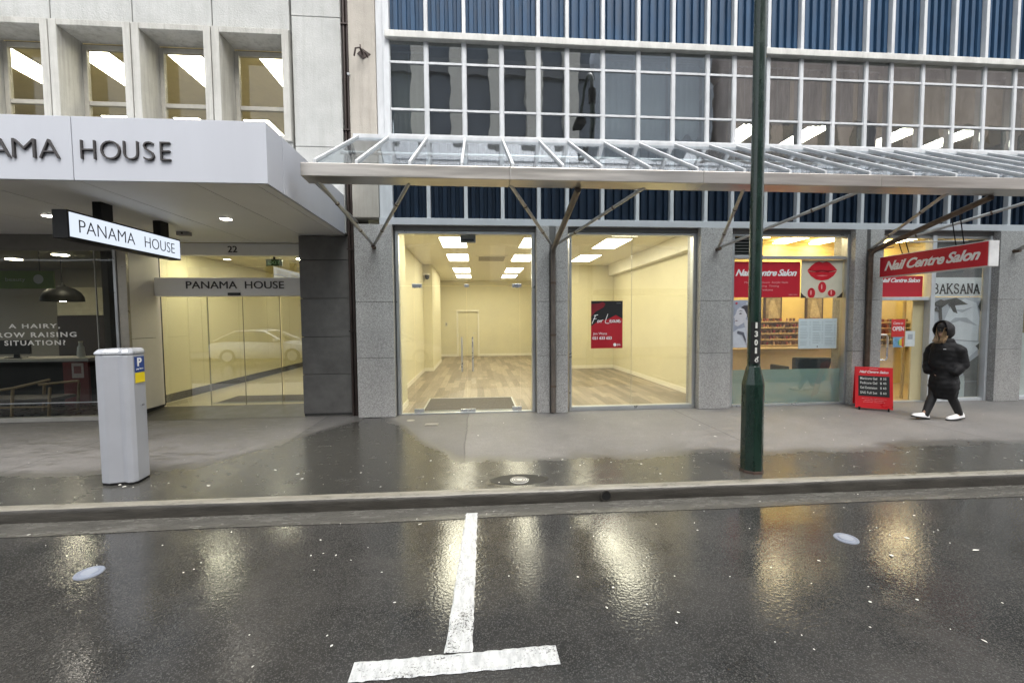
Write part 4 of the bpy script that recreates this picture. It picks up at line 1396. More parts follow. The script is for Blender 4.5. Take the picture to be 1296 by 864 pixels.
o = mb.build("bottles", POLM[2], sh3)
o['kind'] = 'stuff'
ct = thing("salon_counter", "tan salon counter across the room behind the frosted window", "counter", (6.8, 9.3, 0.142))
MB().box(5.0, 8.7, 9.1, 9.57, 0.142, 1.06).build("front_panel", pm("tan_counter", (0.74, 0.60, 0.41), 0.45, var=0.08, scale=2), ct)
MB().box(4.96, 8.74, 9.06, 9.575, 1.061, 1.10).build("counter_top", pm("tan_top", (0.52, 0.40, 0.24), 0.35), ct, bevel=0.006)
ch = thing("salon_chair", "dark blue grey upholstered chair close behind the frosted glass", "chair", (6.5, 8.1, 0.142))
CHM = pm("dark_blue_leather", (0.035, 0.05, 0.065), 0.45, var=0.15)
MB().poly([(6.36, 8.0, 0.45), (7.00, 8.0, 0.45), (7.10, 7.93, 0.98), (6.30, 7.93, 1.00)], (0, -1, 0), 0.12).build("backrest", CHM, ch, bevel=0.03, seg=3)
MB().box(6.20, 6.96, 8.14, 8.70, 0.46, 0.60).build("seat", CHM, ch, bevel=0.03, seg=3)
for a in (6.26, 7.02):
    MB().box(a, a + 0.08, 8.14, 8.62, 0.62, 0.80).build("armrest", CHM, ch, bevel=0.02)
MB().tube([(6.58, 8.42, 0.16), (6.58, 8.42, 0.46)], 0.035, 12).build("pedestal", SATIN, ch)
MB().lathe((6.58, 8.42, 0.142), [(0.28, 0), (0.27, 0.02), (0.05, 0.04)], 20).build("base", SATIN, ch)

# window beyond the last pillar
rw = thing("side_window", "pale shop window at the right edge beyond the last granite pillar", "shopfront", (11.75, 7.6, 0.13))
MB().box(10.535, 10.60, 7.52, 7.66, 0.13, 3.33).build("frame", WHITE, rw, bevel=0.004)
MB().box(12.94, 13.0, 7.52, 7.66, 0.13, 3.33).build("frame", WHITE, rw, bevel=0.004)
MB().box(10.60, 12.94, 7.53, 7.66, 0.13, 0.2).build("window_sill", WHITE, rw, bevel=0.004)
MB().box(10.60, 12.94, 7.54, 7.66, 3.28, 3.33).build("frame_head", WHITE, rw, bevel=0.004)
MB().box(10.602, 12.938, 7.60, 7.61, 0.202, 3.278).build("window_pane", GLASS, rw)
MB().box(10.602, 12.938, 7.63, 7.64, 0.202, 1.45).build("screen_panel", pm("pale_screen", (0.60, 0.64, 0.62), 0.6), rw)

# hanging salon sign, square to the facade under the dark pipe
ns = thing("hanging_sign", "red hanging sign with white salon lettering under the dark pipe", "sign", (7.41, 6.35, 2.5))
HX0, HX1, HY0, HY1, HZ0, HZ1 = 7.34, 7.50, 5.58, 7.25, 2.50, 2.87
MB().box(HX0, HX1, HY0, HY1, HZ0, HZ1).build("casing", pm("white_sign_casing", (0.66, 0.67, 0.67), 0.4), ns, bevel=0.006)
MB().box(HX0 - 0.006, HX0 - 0.0005, HY0 + 0.012, HY1 - 0.012, HZ0 + 0.012, HZ1 - 0.012).build("red_face", RED, ns)
MB().box(HX1 + 0.0005, HX1 + 0.006, HY0 + 0.012, HY1 - 0.012, HZ0 + 0.012, HZ1 - 0.012).build("red_face", RED, ns)
script_sign(ns, "Nail Centre Salon", (HX0 - 0.0065, HY1 - 0.10, HZ0 + 0.11), 1.47, 0.17, PRINTW, u=(0, -1, 0))
for y in (5.95, 6.06, 6.78, 6.89):
    zt = 3.02 + (7.22 - y) / 1.7 * 0.44
    MB().tube([(7.40, y, HZ1), (7.30, y, zt + 0.01)], 0.007, 8).build("hanger_rod", BLACK, ns)
MB().tube([(7.75, 7.1, 3.12), (8.9, 7.1, 3.15)], 0.012, 8).build("stay_rod", GALV, ns)
MB().tube([(7.75, 7.39, 3.08), (7.4, 7.39, 3.03)], 0.010, 8).build("stay_rod", RUSTY, ns)

# ================================================================== PANAMA HOUSE (left)
pb = thing("office_building", "pale rendered office building with four deep window recesses above a white canopy", "building", (-5.5, 7.55, 0.13))
MOD = 1.215
xr = -3.02
MB().box(-2.985, -2.205, 7.55, 8.4, 6.82, 12).build("wall_panel", CONC, pb, bevel=0.008)
MB().box(-2.985, -2.205, 7.552, 8.4, 4.712, 6.812).build("wall_panel", CONC, pb, bevel=0.008)
MB().box(-2.985, -2.205, 7.55, 8.4, 3.28, 4.703).build("wall_panel", CONC, pb, bevel=0.008)
MB().box(-14, -2.21, 8.0, 8.02, 6.62, 12).build("backing_wall", GAP, pb)
ws = None
for k in range(5):
    x1 = xr - MOD * k
    x0 = x1 - MOD + 0.012
    MB().box(x0, x1 - 0.005, 7.56, 7.9, 6.575, 12).build("wall_panel", CONC, pb, bevel=0.008)
    MB().box(x0, x1 - 0.005, 7.56, 7.9, 3.28, 4.77).build("wall_panel", CONC, pb, bevel=0.008)
    if k == 4:
        MB().box(x0, x1 - 0.005, 7.56, 7.9, 4.775, 6.57).build("wall_panel", CONC, pb, bevel=0.008)
        continue
    if ws is None:
        fr = MB()
        fr.box(x0, x0 + 0.115, 7.50, 7.97, 4.775, 6.565)
        fr.box(x1 - 0.115, x1 - 0.005, 7.50, 7.97, 4.775, 6.565)
        fr.box(x0 + 0.116, x1 - 0.116, 7.503, 7.97, 6.475, 6.565)
        fr.box(x0 + 0.116, x1 - 0.116, 7.503, 7.97, 4.775, 4.86)
        ws = fr.build("window_surround", CONC3, pb, bevel=0.006)
        a, b = x0 + 0.118, x1 - 0.118
        wf = MB()
        wf.box(a, a + 0.07, 7.93, 8.0, 4.87, 6.44)
        wf.box(b - 0.05, b, 7.93, 8.0, 4.87, 6.44)
        wf.box(a + 0.071, b - 0.051, 7.935, 8.0, 6.36, 6.44)
        wf.box(a + 0.071, b - 0.051, 7.935, 8.0, 5.45, 5.52)
        wf.box(a + 0.071, b - 0.051, 7.935, 8.0, 4.87, 4.95)
        w_ = wf.build("window_frame", pm("dull_sash_paint", (0.36, 0.345, 0.30), 0.5, var=0.15), ws, bevel=0.006)
        MB().box(a + 0.071, b - 0.051, 7.96, 7.966, 5.521, 6.359).build("pane", GLASS_L, ws)
        MB().box(a + 0.071, b - 0.051, 7.96, 7.966, 4.951, 5.449).build("pane", GLASS_L, ws)
        MB().box(a, b, 7.985, 8.01, 6.442, 6.474).build("shadow_gap", GAP, ws)
    else:
        again(ws, (-MOD * k, 0, 0))
MB().box(-14, -9.11, 7.56, 7.9, 3.28, 12).build("wall_panel", CONC, pb)
struct(MB().box(-13, -2.3, 8.05, 16, 6.92, 7.0), "office_ceiling", pm("olive_office_ceiling", (0.66, 0.58, 0.36), 0.8, var=0.06))
struct(MB().box(-13, -2.3, 15.9, 16, 4.6, 6.915), "office_wall", pm("olive_office_wall", (0.46, 0.40, 0.24), 0.8))
struct(MB().box(-2.4, -2.3, 8.41, 15.89, 4.6, 6.915), "office_wall", pm("olive_side_wall", (0.46, 0.40, 0.24), 0.8))
struct(MB().box(-13, -2.3, 8.05, 16, 4.5, 4.59), "office_floor", pm("office_carpet", (0.12, 0.11, 0.09), 0.9))
PL2 = emit("office_panel_light", (1.0, 0.93, 0.74), 8.0)
ot = None
cols = ["rightmost", "second from the right", "third from the right", "fourth from the right"]
for r_, (y0, y1) in enumerate(((8.85, 10.15), (11.6, 12.9))):
    for k in range(4):
        x = -3.85 - 1.68 * k
        lab = "lit ceiling panel behind the recessed upper windows, %s of the %s row" % (cols[k], ("front", "back")[r_])
        if ot is None:
            ot = thing("square_ceiling_light", lab, "ceiling light", (x, y0, 6.92), "ceiling panels behind the recessed windows")
            MB().box(x - 0.33, x + 0.33, y0 - 0.03, y1 + 0.03, 6.905, 6.918).build("frame", WHITE, ot)
            MB().box(x - 0.30, x + 0.30, y0, y1, 6.895, 6.9045).build("diffuser", PL2, ot)
        else:
            copy_thing(ot, (x, y0, 6.92), lab)

# dark stone pier
pier = MB().box(-3.0, -2.19, 7.70, 8.6, 0.13, 3.25).build("stone_pier", GAP, pb)
zz = [0.17, 0.86, 1.515, 2.18, 2.84, 3.25]
for k in range(5):
    MB().box(-3.03, -2.17, 7.66, 8.62, zz[k] + 0.004, zz[k + 1] - 0.004).build("stone", GRAN_D, pier, bevel=0.006)
MB().box(-3.02, -2.18, 7.665, 8.6, 0.13, 0.172).build("plinth", GAP, pier)
# recessed jamb wall with panel joints
JW = pm("pale_jamb_panel", (0.76, 0.73, 0.69), 0.5, var=0.03)
jw = MB().box(-6.02, -5.93, 7.80, 8.6, 0.21, 3.26).build("jamb_wall", GAP, pb)
MB().box(-5.935, -5.87, 7.79, 8.34, 1.515, 3.255).build("jamb_panel", JW, jw, bevel=0.004)
MB().box(-5.935, -5.87, 7.79, 8.34, 0.25, 1.505).build("jamb_panel", JW, jw, bevel=0.004)
MB().box(-5.935, -5.885, 8.35, 8.50, 0.25, 3.255).build("jamb_panel", JW, jw, bevel=0.004)
MB().box(-5.96, -5.90, 7.80, 8.50, 0.14, 0.248).build("skirting", GAP, jw)
# entrance: headers, glass doors
en = thing("office_entrance", "glass sliding entrance doors with name header and number plate above", "entrance", (-4.6, 8.55, 0.2))
MB().box(-5.86, -3.04, 8.44, 8.60, 3.03, 3.25).build("number_header", pm("pale_header", (0.80, 0.79, 0.76), 0.45, var=0.02), en, bevel=0.005)
put_text("number", "22", LETTER, en, (-4.61, 8.439, 3.085), UX, UZ, 0.165, 0.115, 0.012)
MB().box(-5.84, -3.04, 8.30, 8.56, 2.265, 2.60).build("name_header", pm("white_header", (0.90, 0.89, 0.86), 0.4, var=0.02), en, bevel=0.006)
put_text("lettering", "PANAMA  HOUSE", LETTER, en, (-5.285, 8.299, 2.40), UX, UZ, 1.72, 0.135, 0.012)
MB().box(-4.56, -4.34, 8.275, 8.299, 2.275, 2.325).build("door_sensor", BLACKP, en, bevel=0.006)
EG = glass("entrance_glass", tint=(0.93, 0.94, 0.88), r0=0.18, wav=0.0007)
MB().box(-5.86, -3.04, 8.52, 8.53, 2.61, 3.03).build("transom_pane", EG, en)
ex = [-5.86, -5.05, -4.40, -3.73, -3.04]
for k in range(4):
    yy = 8.50 if k in (0, 3) else 8.46
    g_ = MB().box(ex[k] + 0.004, ex[k + 1] - 0.004, yy, yy + 0.010, 0.205, 2.263).build("glass_door" if k in (1, 2) else "side_pane", EG, en)
    MB().box(ex[k + 1] - 0.0035, ex[k + 1] + 0.0035, yy - 0.002, yy + 0.012, 0.205, 2.263).build("edge_seal", pm("edge_seal", (0.25, 0.235, 0.18), 0.4), g_)
MB().box(-3.055, -3.03, 8.40, 8.49, 0.2, 3.02).build("side_frame", WHITE, en)
# sloping recess floor and lobby
mb = MB()
mb.add([(-5.9, 7.62, 0.134), (-2.2, 7.62, 0.134), (-2.2, 8.5, 0.2), (-5.9, 8.5, 0.2)], [(0, 1, 2, 3)])
struct(mb, "recess_floor", pm("damp_recess_paving", (0.075, 0.07, 0.06), 0.38, var=0.3, scale=4))
LOBW = pm("cream_lobby_panel", (0.74, 0.69, 0.47), 0.4, var=0.04, scale=1.2)
struct(MB().box(-6.3, -2.2, 8.5, 21, 0.1, 0.199), "lobby_floor", pm("cream_lobby_tile", (0.55, 0.50, 0.37), 0.3, var=0.03, scale=1.5, rvar=0.01))
struct(MB().box(-6.3, -2.2, 8.61, 21, 3.25, 3.3), "lobby_ceiling", pm("lobby_ceiling_paint", (0.60, 0.54, 0.36), 0.7))
lwall = struct(MB().box(-6.25, -6.16, 8.61, 20.9, 0.2, 3.249), "lobby_wall", pm("panel_gap", (0.2, 0.17, 0.1), 0.6))
for k in range(8):
    y0 = 8.61 + 1.5 * k
    MB().box(-6.158, -6.14, y0, y0 + 1.493, 0.36, 3.245).build("wall_panel", LOBW, lwall)
struct(MB().box(-6.158, -6.13, 8.61, 20.9, 0.2, 0.352), "skirting_board", pm("dark_skirting", (0.03, 0.027, 0.022), 0.4))
struct(MB().box(-6.13, -2.3, 20.8, 20.9, 0.2, 3.249), "lobby_end_wall", LOBW)
struct(MB().box(-2.4, -2.3, 8.7, 20.79, 0.2, 3.249), "lobby_side_wall", LOBW)
t_ = thing("lobby_mat", "dark door mat on the pale lobby floor", "mat", (-4.3, 9.2, 0.2))
MB().box(-5.1, -3.2, 8.72, 9.5, 0.2, 0.212).build("pile", MATB, t_)
MB().box(-5.14, -3.16, 8.70, 8.719, 0.2, 0.214).build("edge_trim", ALU, t_)
LDL = emit("lobby_downlight", (1.0, 0.94, 0.76), 34.0)
ld = None
for x, y, lab in ((-5.5, 9.4, "downlight in the lobby ceiling on the left"), (-4.75, 10.6, "downlight in the lobby ceiling in the middle"), (-3.95, 10.3, "downlight in the lobby ceiling on the right"),
                  (-4.7, 13.5, "downlight far down the lobby"), (-4.7, 16.5, "farthest downlight in the lobby")):
    if ld is None:
        ld = thing("lobby_downlight", lab, "downlight", (x, y, 3.25), "downlights in the lobby")
        MB().lathe((x, y, 3.225), [(0.18, 0.0), (0.20, 0.024)], 18).build("ring", WHITE, ld)
        MB().lathe((x, y, 3.215), [(0.16, 0.0), (0.17, 0.009)], 18).build("lens", LDL, ld)
    else:
        copy_thing(ld, (x, y, 3.25), lab)
t_ = thing("exit_sign", "small green exit sign hung in the lobby behind the glass", "sign", (-4.5, 9.9, 3.0))
MB().box(-4.62, -4.28, 9.9, 9.93, 3.02, 3.16).build("panel", pm("dark_green_sign", (0.01, 0.05, 0.03), 0.5), t_)
put_text("lettering", "EXIT", pm("green_letter", (0.25, 0.5, 0.35), 0.5), t_, (-4.58, 9.899, 3.055), UX, UZ, 0.26, 0.07, 0.003)
MB().box(-4.47, -4.43, 9.905, 9.925, 3.16, 3.25).build("hanger", BLACK, t_)

# brown downpipe between the two buildings and the rusty bracket
dp = thing("downpipe", "dark brown ridged downpipe between the two buildings", "downpipe", (-2.13, 7.6, 0.13))
MB().box(-2.195, -2.065, 7.62, 7.8, 0.13, 12).build("backing_channel", BROWN, dp)
for x in (-2.165, -2.105):
    MB().tube([(x, 7.60, 0.13), (x, 7.60, 12)], 0.026, 10).build("pipe", BROWN, dp, smooth=True)
for z in (1.6, 3.0, 5.0, 6.73, 9.0):
    MB().box(-2.20, -2.065, 7.56, 7.63, z, z + 0.025).build("collar", BROWN, dp)
t_ = thing("iron_bracket", "rusty wrought iron wall bracket high on the concrete pier", "bracket", (-1.84, 7.47, 6.2))
RI = pm("rusted_iron", (0.045, 0.03, 0.025), 0.7, var=0.4, scale=40)
MB().poly([(-1.83 + a, 7.46, 6.20 + b) for a, b in ((-0.09, 0.0), (0.0, -0.085), (0.13, 0.0), (0.0, 0.085))], (0, -1, 0), 0.015).build("plate", RI, t_)
MB().tube([(-1.83, 7.45, 6.2), (-1.84, 7.33, 6.22), (-1.90, 7.30, 6.19), (-1.93, 7.32, 6.08)], 0.014, 8).build("hook", RI, t_)
MB().tube([(-1.86, 7.44, 6.33), (-1.84, 7.38, 6.24), (-1.77, 7.36, 6.16), (-1.74, 7.44, 6.13)], 0.012, 8).build("scroll", RI, t_)
t_ = thing("wall_light_stub", "small white fixture at the edge of the downpipe", "wall fixture", (-2.05, 7.5, 5.87))
MB().tube([(-2.06, 7.50, 5.87), (-2.06, 7.42, 5.85)], 0.02, 10).build("bulb", WHITE, t_)
MB().tube([(-2.06, 7.58, 5.87), (-2.06, 7.50, 5.87)], 0.012, 8).build("stem", BLACK, t_)

# ------------------------------------------------------------------ entrance canopy of the office building
ec = thing("entrance_canopy", "white boxy entrance canopy with dark raised name letters", "canopy", (-5.5, 6.2, 3.26))
CY, CZ0, CZ1, CX = 4.85, 3.262, 3.91, -2.215
MB().box(-13.9, CX - 0.03, CY + 0.03, 7.54, CZ0 + 0.03, CZ1 - 0.03).build("core", GAP, ec)
for a, b in ((-4.135, CX), (-7.15, -4.143), (-10.2, -7.158), (-13.9, -10.208)):
    MB().box(a, b, CY, CY + 0.028, CZ0, CZ1).build("fascia_panel", FASC, ec, bevel=0.003)
for a, b in ((CY + 0.029, 5.238), (5.252, 7.54)):
    MB().box(CX - 0.028, CX, a, b, CZ0, CZ1).build("side_panel", FASC, ec, bevel=0.003)
MB().box(-13.9, CX - 0.029, CY + 0.029, 7.54, CZ1 - 0.028, CZ1).build("top_sheet", FASC, ec)
sx_ = [CX - 0.03, -2.36, -2.985, -4.11, -5.24, -6.36, -7.5, -9.0, -11.0, -13.9]
for k in range(len(sx_) - 1):
    yb_ = 8.44 if sx_[k] > -5.9 else 7.76
    MB().box(sx_[k + 1] + 0.007, sx_[k] - 0.007, CY + 0.03, yb_, CZ0, CZ0 + 0.028).build("soffit_panel", SOFF, ec, bevel=0.002)
# raised letters, one part each
vs_, fs_ = text_geo("PANAMA HOUSE")
word = "PANAMA HOUSE"
adv = {}
pens = []
# place by measured widths on the fascia (metres)
spots = [("P", -5.62), ("A", -5.42), ("N", -5.13), ("A", -4.90), ("M", -4.69), ("A", -4.44), ("H", -4.045), ("O", -3.855), ("U", -3.635), ("S", -3.44), ("E", -3.275)]
ref_w = {'P': 0.125, 'A': 0.19, 'N': 0.17, 'M': 0.215, 'H': 0.14, 'O': 0.19, 'U': 0.145, 'S': 0.105, 'E': 0.10}
for ch_, x in spots:
    put_text("letter", ch_, LETTER, ec, (x, CY - 0.001, 3.475), UX, UZ, ref_w[ch_], 0.19, 0.022, offset=-0.018)
DLE = emit("canopy_downlight", (1.0, 0.93, 0.80), 11.0)
dl0 = None
for x, y, lab in ((-3.56, 6.5, "lit round downlight in the canopy soffit near the entrance"), (-5.83, 6.43, "lit round downlight in the canopy soffit left of the blade sign"), (-8.1, 6.4, "lit round downlight in the canopy soffit at the left edge")):
    if dl0 is None:
        dl0 = thing("soffit_downlight", lab, "downlight", (x, y, CZ0), "downlights in the canopy soffit")
        MB().lathe((x, y, CZ0 - 0.008), [(0.085, 0.0), (0.095, 0.008)], 20).build("ring", WHITE, dl0)
        MB().lathe((x, y, CZ0 - 0.012), [(0.07, 0.0), (0.075, 0.005)], 20).build("lens", DLE, dl0)
    else:
        copy_thing(dl0, (x, y, CZ0), lab)
t_ = thing("soffit_detector", "small grey detector box under the canopy soffit", "detector", (-4.75, 7.5, 3.2))
MB().box(-4.85, -4.66, 7.42, 7.52, 3.20, 3.261).build("casing", pm("detector_grey", (0.3, 0.29, 0.27), 0.5), t_, bevel=0.008)
MB().tube([(-4.75, 7.415, 3.23), (-4.75, 7.405, 3.23)], 0.015, 10).build("eye", BLACKP, t_)

# blade sign square to the facade
bs = thing("blade_sign", "backlit white blade sign in a black box hung under the canopy", "sign", (-4.6, 6.1, 2.74))
BX0, BX1, BY0, BY1, BZ0, BZ1 = -4.69, -4.53, 5.2, 7.02, 2.735, 3.05
MB().box(BX0, BX1, BY0, BY1, BZ0, BZ1).build("casing", BLACK, bs, bevel=0.004)
MB().box(BX1 + 0.0005, BX1 + 0.006, BY0 + 0.02, BY1 - 0.02, BZ0 + 0.022, BZ1 - 0.022).build("lit_face", emit("backlit_acrylic", (0.80, 0.88, 1.0), 0.38), bs)
for w_o, y0_, ww in (("PANAMA", 0.13, 0.80), ("HOUSE", 1.10, 0.58)):
    put_text("lettering", w_o, PRINTB, bs, (BX1 + 0.0065, BY0 + y0_, BZ0 + 0.085), (0, 1, 0), UZ, ww, 0.145, 0.003, offset=-0.014)
for y in (5.68, 6.66):
    MB().box(-4.66, -4.56, y, y + 0.17, BZ1, CZ0).build("hanger", BLACK, bs)

# ------------------------------------------------------------------ cafe / salon shopfront on the far left
cf = thing("tinted_shopfront", "dark glazed shopfront on the far left with white window lettering", "shopfront", (-8, 7.78, 0.13))
MB().box(-6.02, -5.875, 7.74, 7.86, 0.13, 3.255).build("frame", pm("champagne_frame", (0.42, 0.39, 0.33), 0.35, 0.4), cf, bevel=0.004)
MB().box(-6.07, -6.025, 7.72, 7.86, 0.13, 3.255).build("frame", ALU, cf, bevel=0.004)
MB().box(-13.9, -6.07, 7.74, 7.86, 0.13, 0.20).build("window_sill", pm("pale_sill", (0.44, 0.43, 0.39), 0.5), cf, bevel=0.004)
MB().box(-13.9, -6.07, 7.76, 7.86, 3.0, 3.258).build("head_panel", pm("dark_head", (0.16, 0.155, 0.14), 0.4), cf)
MB().box(-6.395, -6.072, 7.78, 7.79, 0.202, 2.998).build("window_pane", GLASS_D, cf)
MB().box(-9.5, -6.402, 7.78, 7.79, 0.202, 2.998).build("window_pane", GLASS_D, cf)
MB().box(-13.9, -9.507, 7.78, 7.79, 0.202, 2.998).build("window_pane", GLASS_D, cf)
MB().box(-6.404, -6.393, 7.774, 7.796, 0.202, 2.998).build("glass_joint", pm("pale_joint", (0.42, 0.42, 0.38), 0.5), cf)
MB().box(-9.5, -6.41, 7.765, 7.779, 0.435, 0.452).build("safety_rail", ALU, cf)
WP = pm("dull_white_vinyl", (0.80, 0.80, 0.76), 0.6)
for n_, (txt, x, z, w) in enumerate((("A HAIRY,", -7.78, 1.695, 0.79), ("BROW RAISING", -8.08, 1.555, 1.34), ("SITUATION?", -7.86, 1.42, 0.94))):
    put_text("lettering", txt, WP, cf, (x, 7.7795, z), UX, UZ, w, 0.085, 0.002, spacing=1.25, offset=0.022)
# its dim interior
DK = pm("dark_brown_lining", (0.035, 0.024, 0.018), 0.5, var=0.3)
struct(MB().box(-14, -6.27, 7.87, 14, 0.05, 0.142), "cafe_floor", pm("dark_floor", (0.05, 0.042, 0.036), 0.3, var=0.2))
struct(MB().box(-14, -6.27, 7.87, 14, 3.26, 3.3), "cafe_ceiling", pm("grey_cafe_ceiling", (0.30, 0.285, 0.25), 0.8))
cw = struct(MB().box(-14, -6.27, 12.5, 12.6, 0.143, 3.259), "cafe_back_wall", pm("grey_cafe_wall", (0.27, 0.255, 0.215), 0.8, var=0.05))
MB().box(-11.2, -6.28, 12.40, 12.498, 0.143, 1.98).build("dark_wall_panel", DK, cw)
MB().box(-11.2, -6.28, 12.42, 12.498, 2.0, 2.75).build("cream_wall_panel", pm("cream_wall_band", (0.62, 0.58, 0.44), 0.7), cw)
struct(MB().box(-6.37, -6.27, 7.87, 12.39, 0.143, 3.259), "cafe_side_wall", pm("cafe_side", (0.11, 0.095, 0.08), 0.7))
for n_, (x, y, lab) in enumerate(((-9.25, 10.4, "black dome pendant lamp inside the dark shopfront, right of two"), (-11.35, 10.4, "black dome pendant lamp inside the dark shopfront, at the left edge"))):
    t_ = thing("pendant_lamp", lab, "pendant lamp", (x, y, 2.26), "dome pendants in the dark shop")
    MB().lathe((x, y, 2.28), [(0.36, 0.0), (0.35, 0.10), (0.30, 0.20), (0.20, 0.29), (0.06, 0.34), (0.03, 0.40)], 24).build("lamp_shade", BLACK, t_, smooth=True)
    MB().lathe((x, y, 2.275), [(0.05, 0.0), (0.05, 0.06)], 12).build("bulb", emit("pendant_bulb", (1, 0.85, 0.6), 60), t_)
    MB().tube([(x, y, 2.66), (x, y, 3.26)], 0.01, 6).build("cord", BLACK, t_)
dk_ = thing("reception_desk", "dark reception desk with pale top inside the dark shopfront", "desk", (-9.3, 9.6, 0.142))
MB().box(-11.5, -7.9, 9.35, 9.95, 0.142, 1.02).build("front_panel", BLACK, dk_)
MB().box(-11.55, -7.85, 9.28, 10.0, 1.021, 1.08).build("desk_top", pm("pale_desk_top", (0.46, 0.44, 0.40), 0.4), dk_, bevel=0.005)
MB().box(-8.35, -7.88, 9.30, 9.349, 0.142, 1.0).build("red_panel", pm("dull_red_panel", (0.17, 0.022, 0.02), 0.5), dk_)
t_ = thing("desk_notice", "small white notice on the red end of the reception desk", "notice", (-8.1, 9.29, 0.6))
flat("sheet", [(-8.18, 0.68), (-7.96, 0.68), (-7.96, 0.98), (-8.18, 0.98)], 9.294, pm("desk_paper", (0.55, 0.46, 0.44), 0.6), t_, 0.004)
flat("pink_square", [(-8.14, 0.77), (-8.0, 0.77), (-8.0, 0.92), (-8.14, 0.92)], 9.291, pm("desk_pink", (0.30, 0.12, 0.12), 0.6, var=0.3, scale=50), t_)
t_ = thing("desk_monitor", "dark computer screen on the reception desk", "monitor", (-9.5, 9.6, 1.08))
MB().box(-9.80, -9.18, 9.55, 9.59, 1.16, 1.45).build("screen", BLACKP, t_, bevel=0.008)
MB().box(-9.53, -9.45, 9.59, 9.63, 1.09, 1.3).build("stand", BLACK, t_)
MB().box(-9.62, -9.36, 9.5, 9.7, 1.08, 1.092).build("base", BLACK, t_)
t_ = thing("white_canister", "white bottle standing at the right end of the desk", "bottle", (-8.25, 9.6, 1.08))
MB().lathe((-8.25, 9.6, 1.081), [(0.06, 0), (0.065, 0.05), (0.055, 0.2), (0.03, 0.25), (0.03, 0.3)], 14).build("body", WHITE, t_, smooth=True)
MB().lathe((-8.25, 9.6, 1.381), [(0.034, 0), (0.034, 0.03)], 12).build("cap", SKIRT, t_)
t_ = thing("green_banner", "pale green sign hanging inside the dark shopfront at the left edge", "sign", (-9.6, 9.0, 2.3))
MB().box(-10.6, -8.15, 9.0, 9.03, 2.46, 2.80).build("panel", pm("leaf_green_panel", (0.24, 0.34, 0.10), 0.5, emis=None), t_)
flat("white_dot", circle_pts(-8.42, 2.64, 0.09, 0.09, 16), 8.998, PRINTW, t_)
put_text("lettering", "beauty", PRINTW, t_, (-9.0, 8.998, 2.58), UX, UZ, 0.35, 0.09, 0.003)
for x in (-10.4, -8.4):
    MB().tube([(x, 9.015, 2.80), (x, 9.015, 3.26)], 0.006, 6).build("wire", BLACK, t_)
wc = thing("wooden_chair", "pale wooden framed armchair behind the dark shop window", "chair", (-7.9, 8.3, 0.142))
WD = pm("pale_chair_wood", (0.36, 0.25, 0.13), 0.45, var=0.15, scale=12)
for x, y in ((-8.15, 8.1), (-8.15, 8.65), (-7.55, 8.1), (-7.55, 8.65)):
    MB().tube([(x, y, 0.143), (x + 0.05, y, 0.66)], 0.022, 8).build("leg", WD, wc)
MB().tube([(-9.0, 8.1, 0.60), (-8.4, 8.1, 0.62), (-8.1, 8.1, 0.66), (-7.5, 8.1, 0.80)], 0.022, 8).build("arm_rail", WD, wc, smooth=True)
MB().tube([(-8.2, 8.65, 0.64), (-7.5, 8.65, 0.70)], 0.022, 8).build("arm_rail", WD, wc)
MB().box(-8.9, -7.55, 8.12, 8.64, 0.40, 0.46).build("seat", DK, wc, bevel=0.015)
MB().tube([(-9.0, 8.1, 0.32), (-7.5, 8.1, 0.32)], 0.018, 8).build("stretcher", WD, wc)
sc2 = thing("salon_stool", "dark swivel chair deep inside the dark shopfront", "chair", (-7.2, 10.6, 0.142))
MB().lathe((-7.3, 10.7, 1.05), [(0.20, 0), (0.26, 0.15), (0.27, 0.45), (0.18, 0.6)], 16).build("backrest", BLACKP, sc2, smooth=True)
MB().lathe((-7.3, 10.7, 0.55), [(0.25, 0), (0.3, 0.05), (0.3, 0.14), (0.26, 0.17)], 16).build("seat", BLACKP, sc2, smooth=True)
MB().tube([(-7.3, 10.7, 0.145), (-7.3, 10.7, 0.55)], 0.03, 10).build("post", SATIN, sc2)
MB().lathe((-7.3, 10.7, 0.142), [(0.28, 0), (0.05, 0.04)], 16).build("base", SATIN, sc2)
cdl = None
for x, y, lab in ((-8.8, 9.9, "small downlight inside the dark shopfront, near the glass"), (-10.4, 10.6, "small downlight inside the dark shopfront, on the left"), (-7.4, 11.4, "small downlight deep inside the dark shopfront, on the right")):
    if cdl is None:
        cdl = thing("shop_downlight", lab, "downlight", (x, y, 3.26), "downlights inside the dark shop")
        MB().lathe((x, y, 3.24), [(0.15, 0.0), (0.17, 0.019)], 16).build("ring", WHITE, cdl)
        MB().lathe((x, y, 3.233), [(0.13, 0.0), (0.135, 0.006)], 16).build("lens", emit("shop_downlight_lens", (1, 0.88, 0.65), 40), cdl)
    else:
        copy_thing(cdl, (x, y, 3.26), lab)

# ================================================================== STREET FURNITURE
# pay-and-display pillar: folded grey metal with a rounded nose
pk = thing("parking_meter", "silver grey parking pay pillar with a blue P sticker on the footpath", "parking meter", (-3.65, 4.72, 0.13))
MET = pm("silver_grey_powdercoat", (0.44, 0.455, 0.49), 0.38, 0.25, var=0.05, scale=2, bump=0.03)
outl = [(-3.83, 4.60), (-3.73, 4.565), (-3.61, 4.60), (-3.555, 4.575), (-3.515, 4.585), (-3.495, 4.63), (-3.505, 4.72), (-3.515, 4.81), (-3.555, 4.84), (-3.79, 4.84), (-3.835, 4.81)]


def shrink(p, k):
    cx_ = sum(a for a, b in p) / len(p)
    cy_ = sum(b for a, b in p) / len(p)
    return [((a - cx_) * k + cx_, (b - cy_) * k + cy_) for a, b in p]


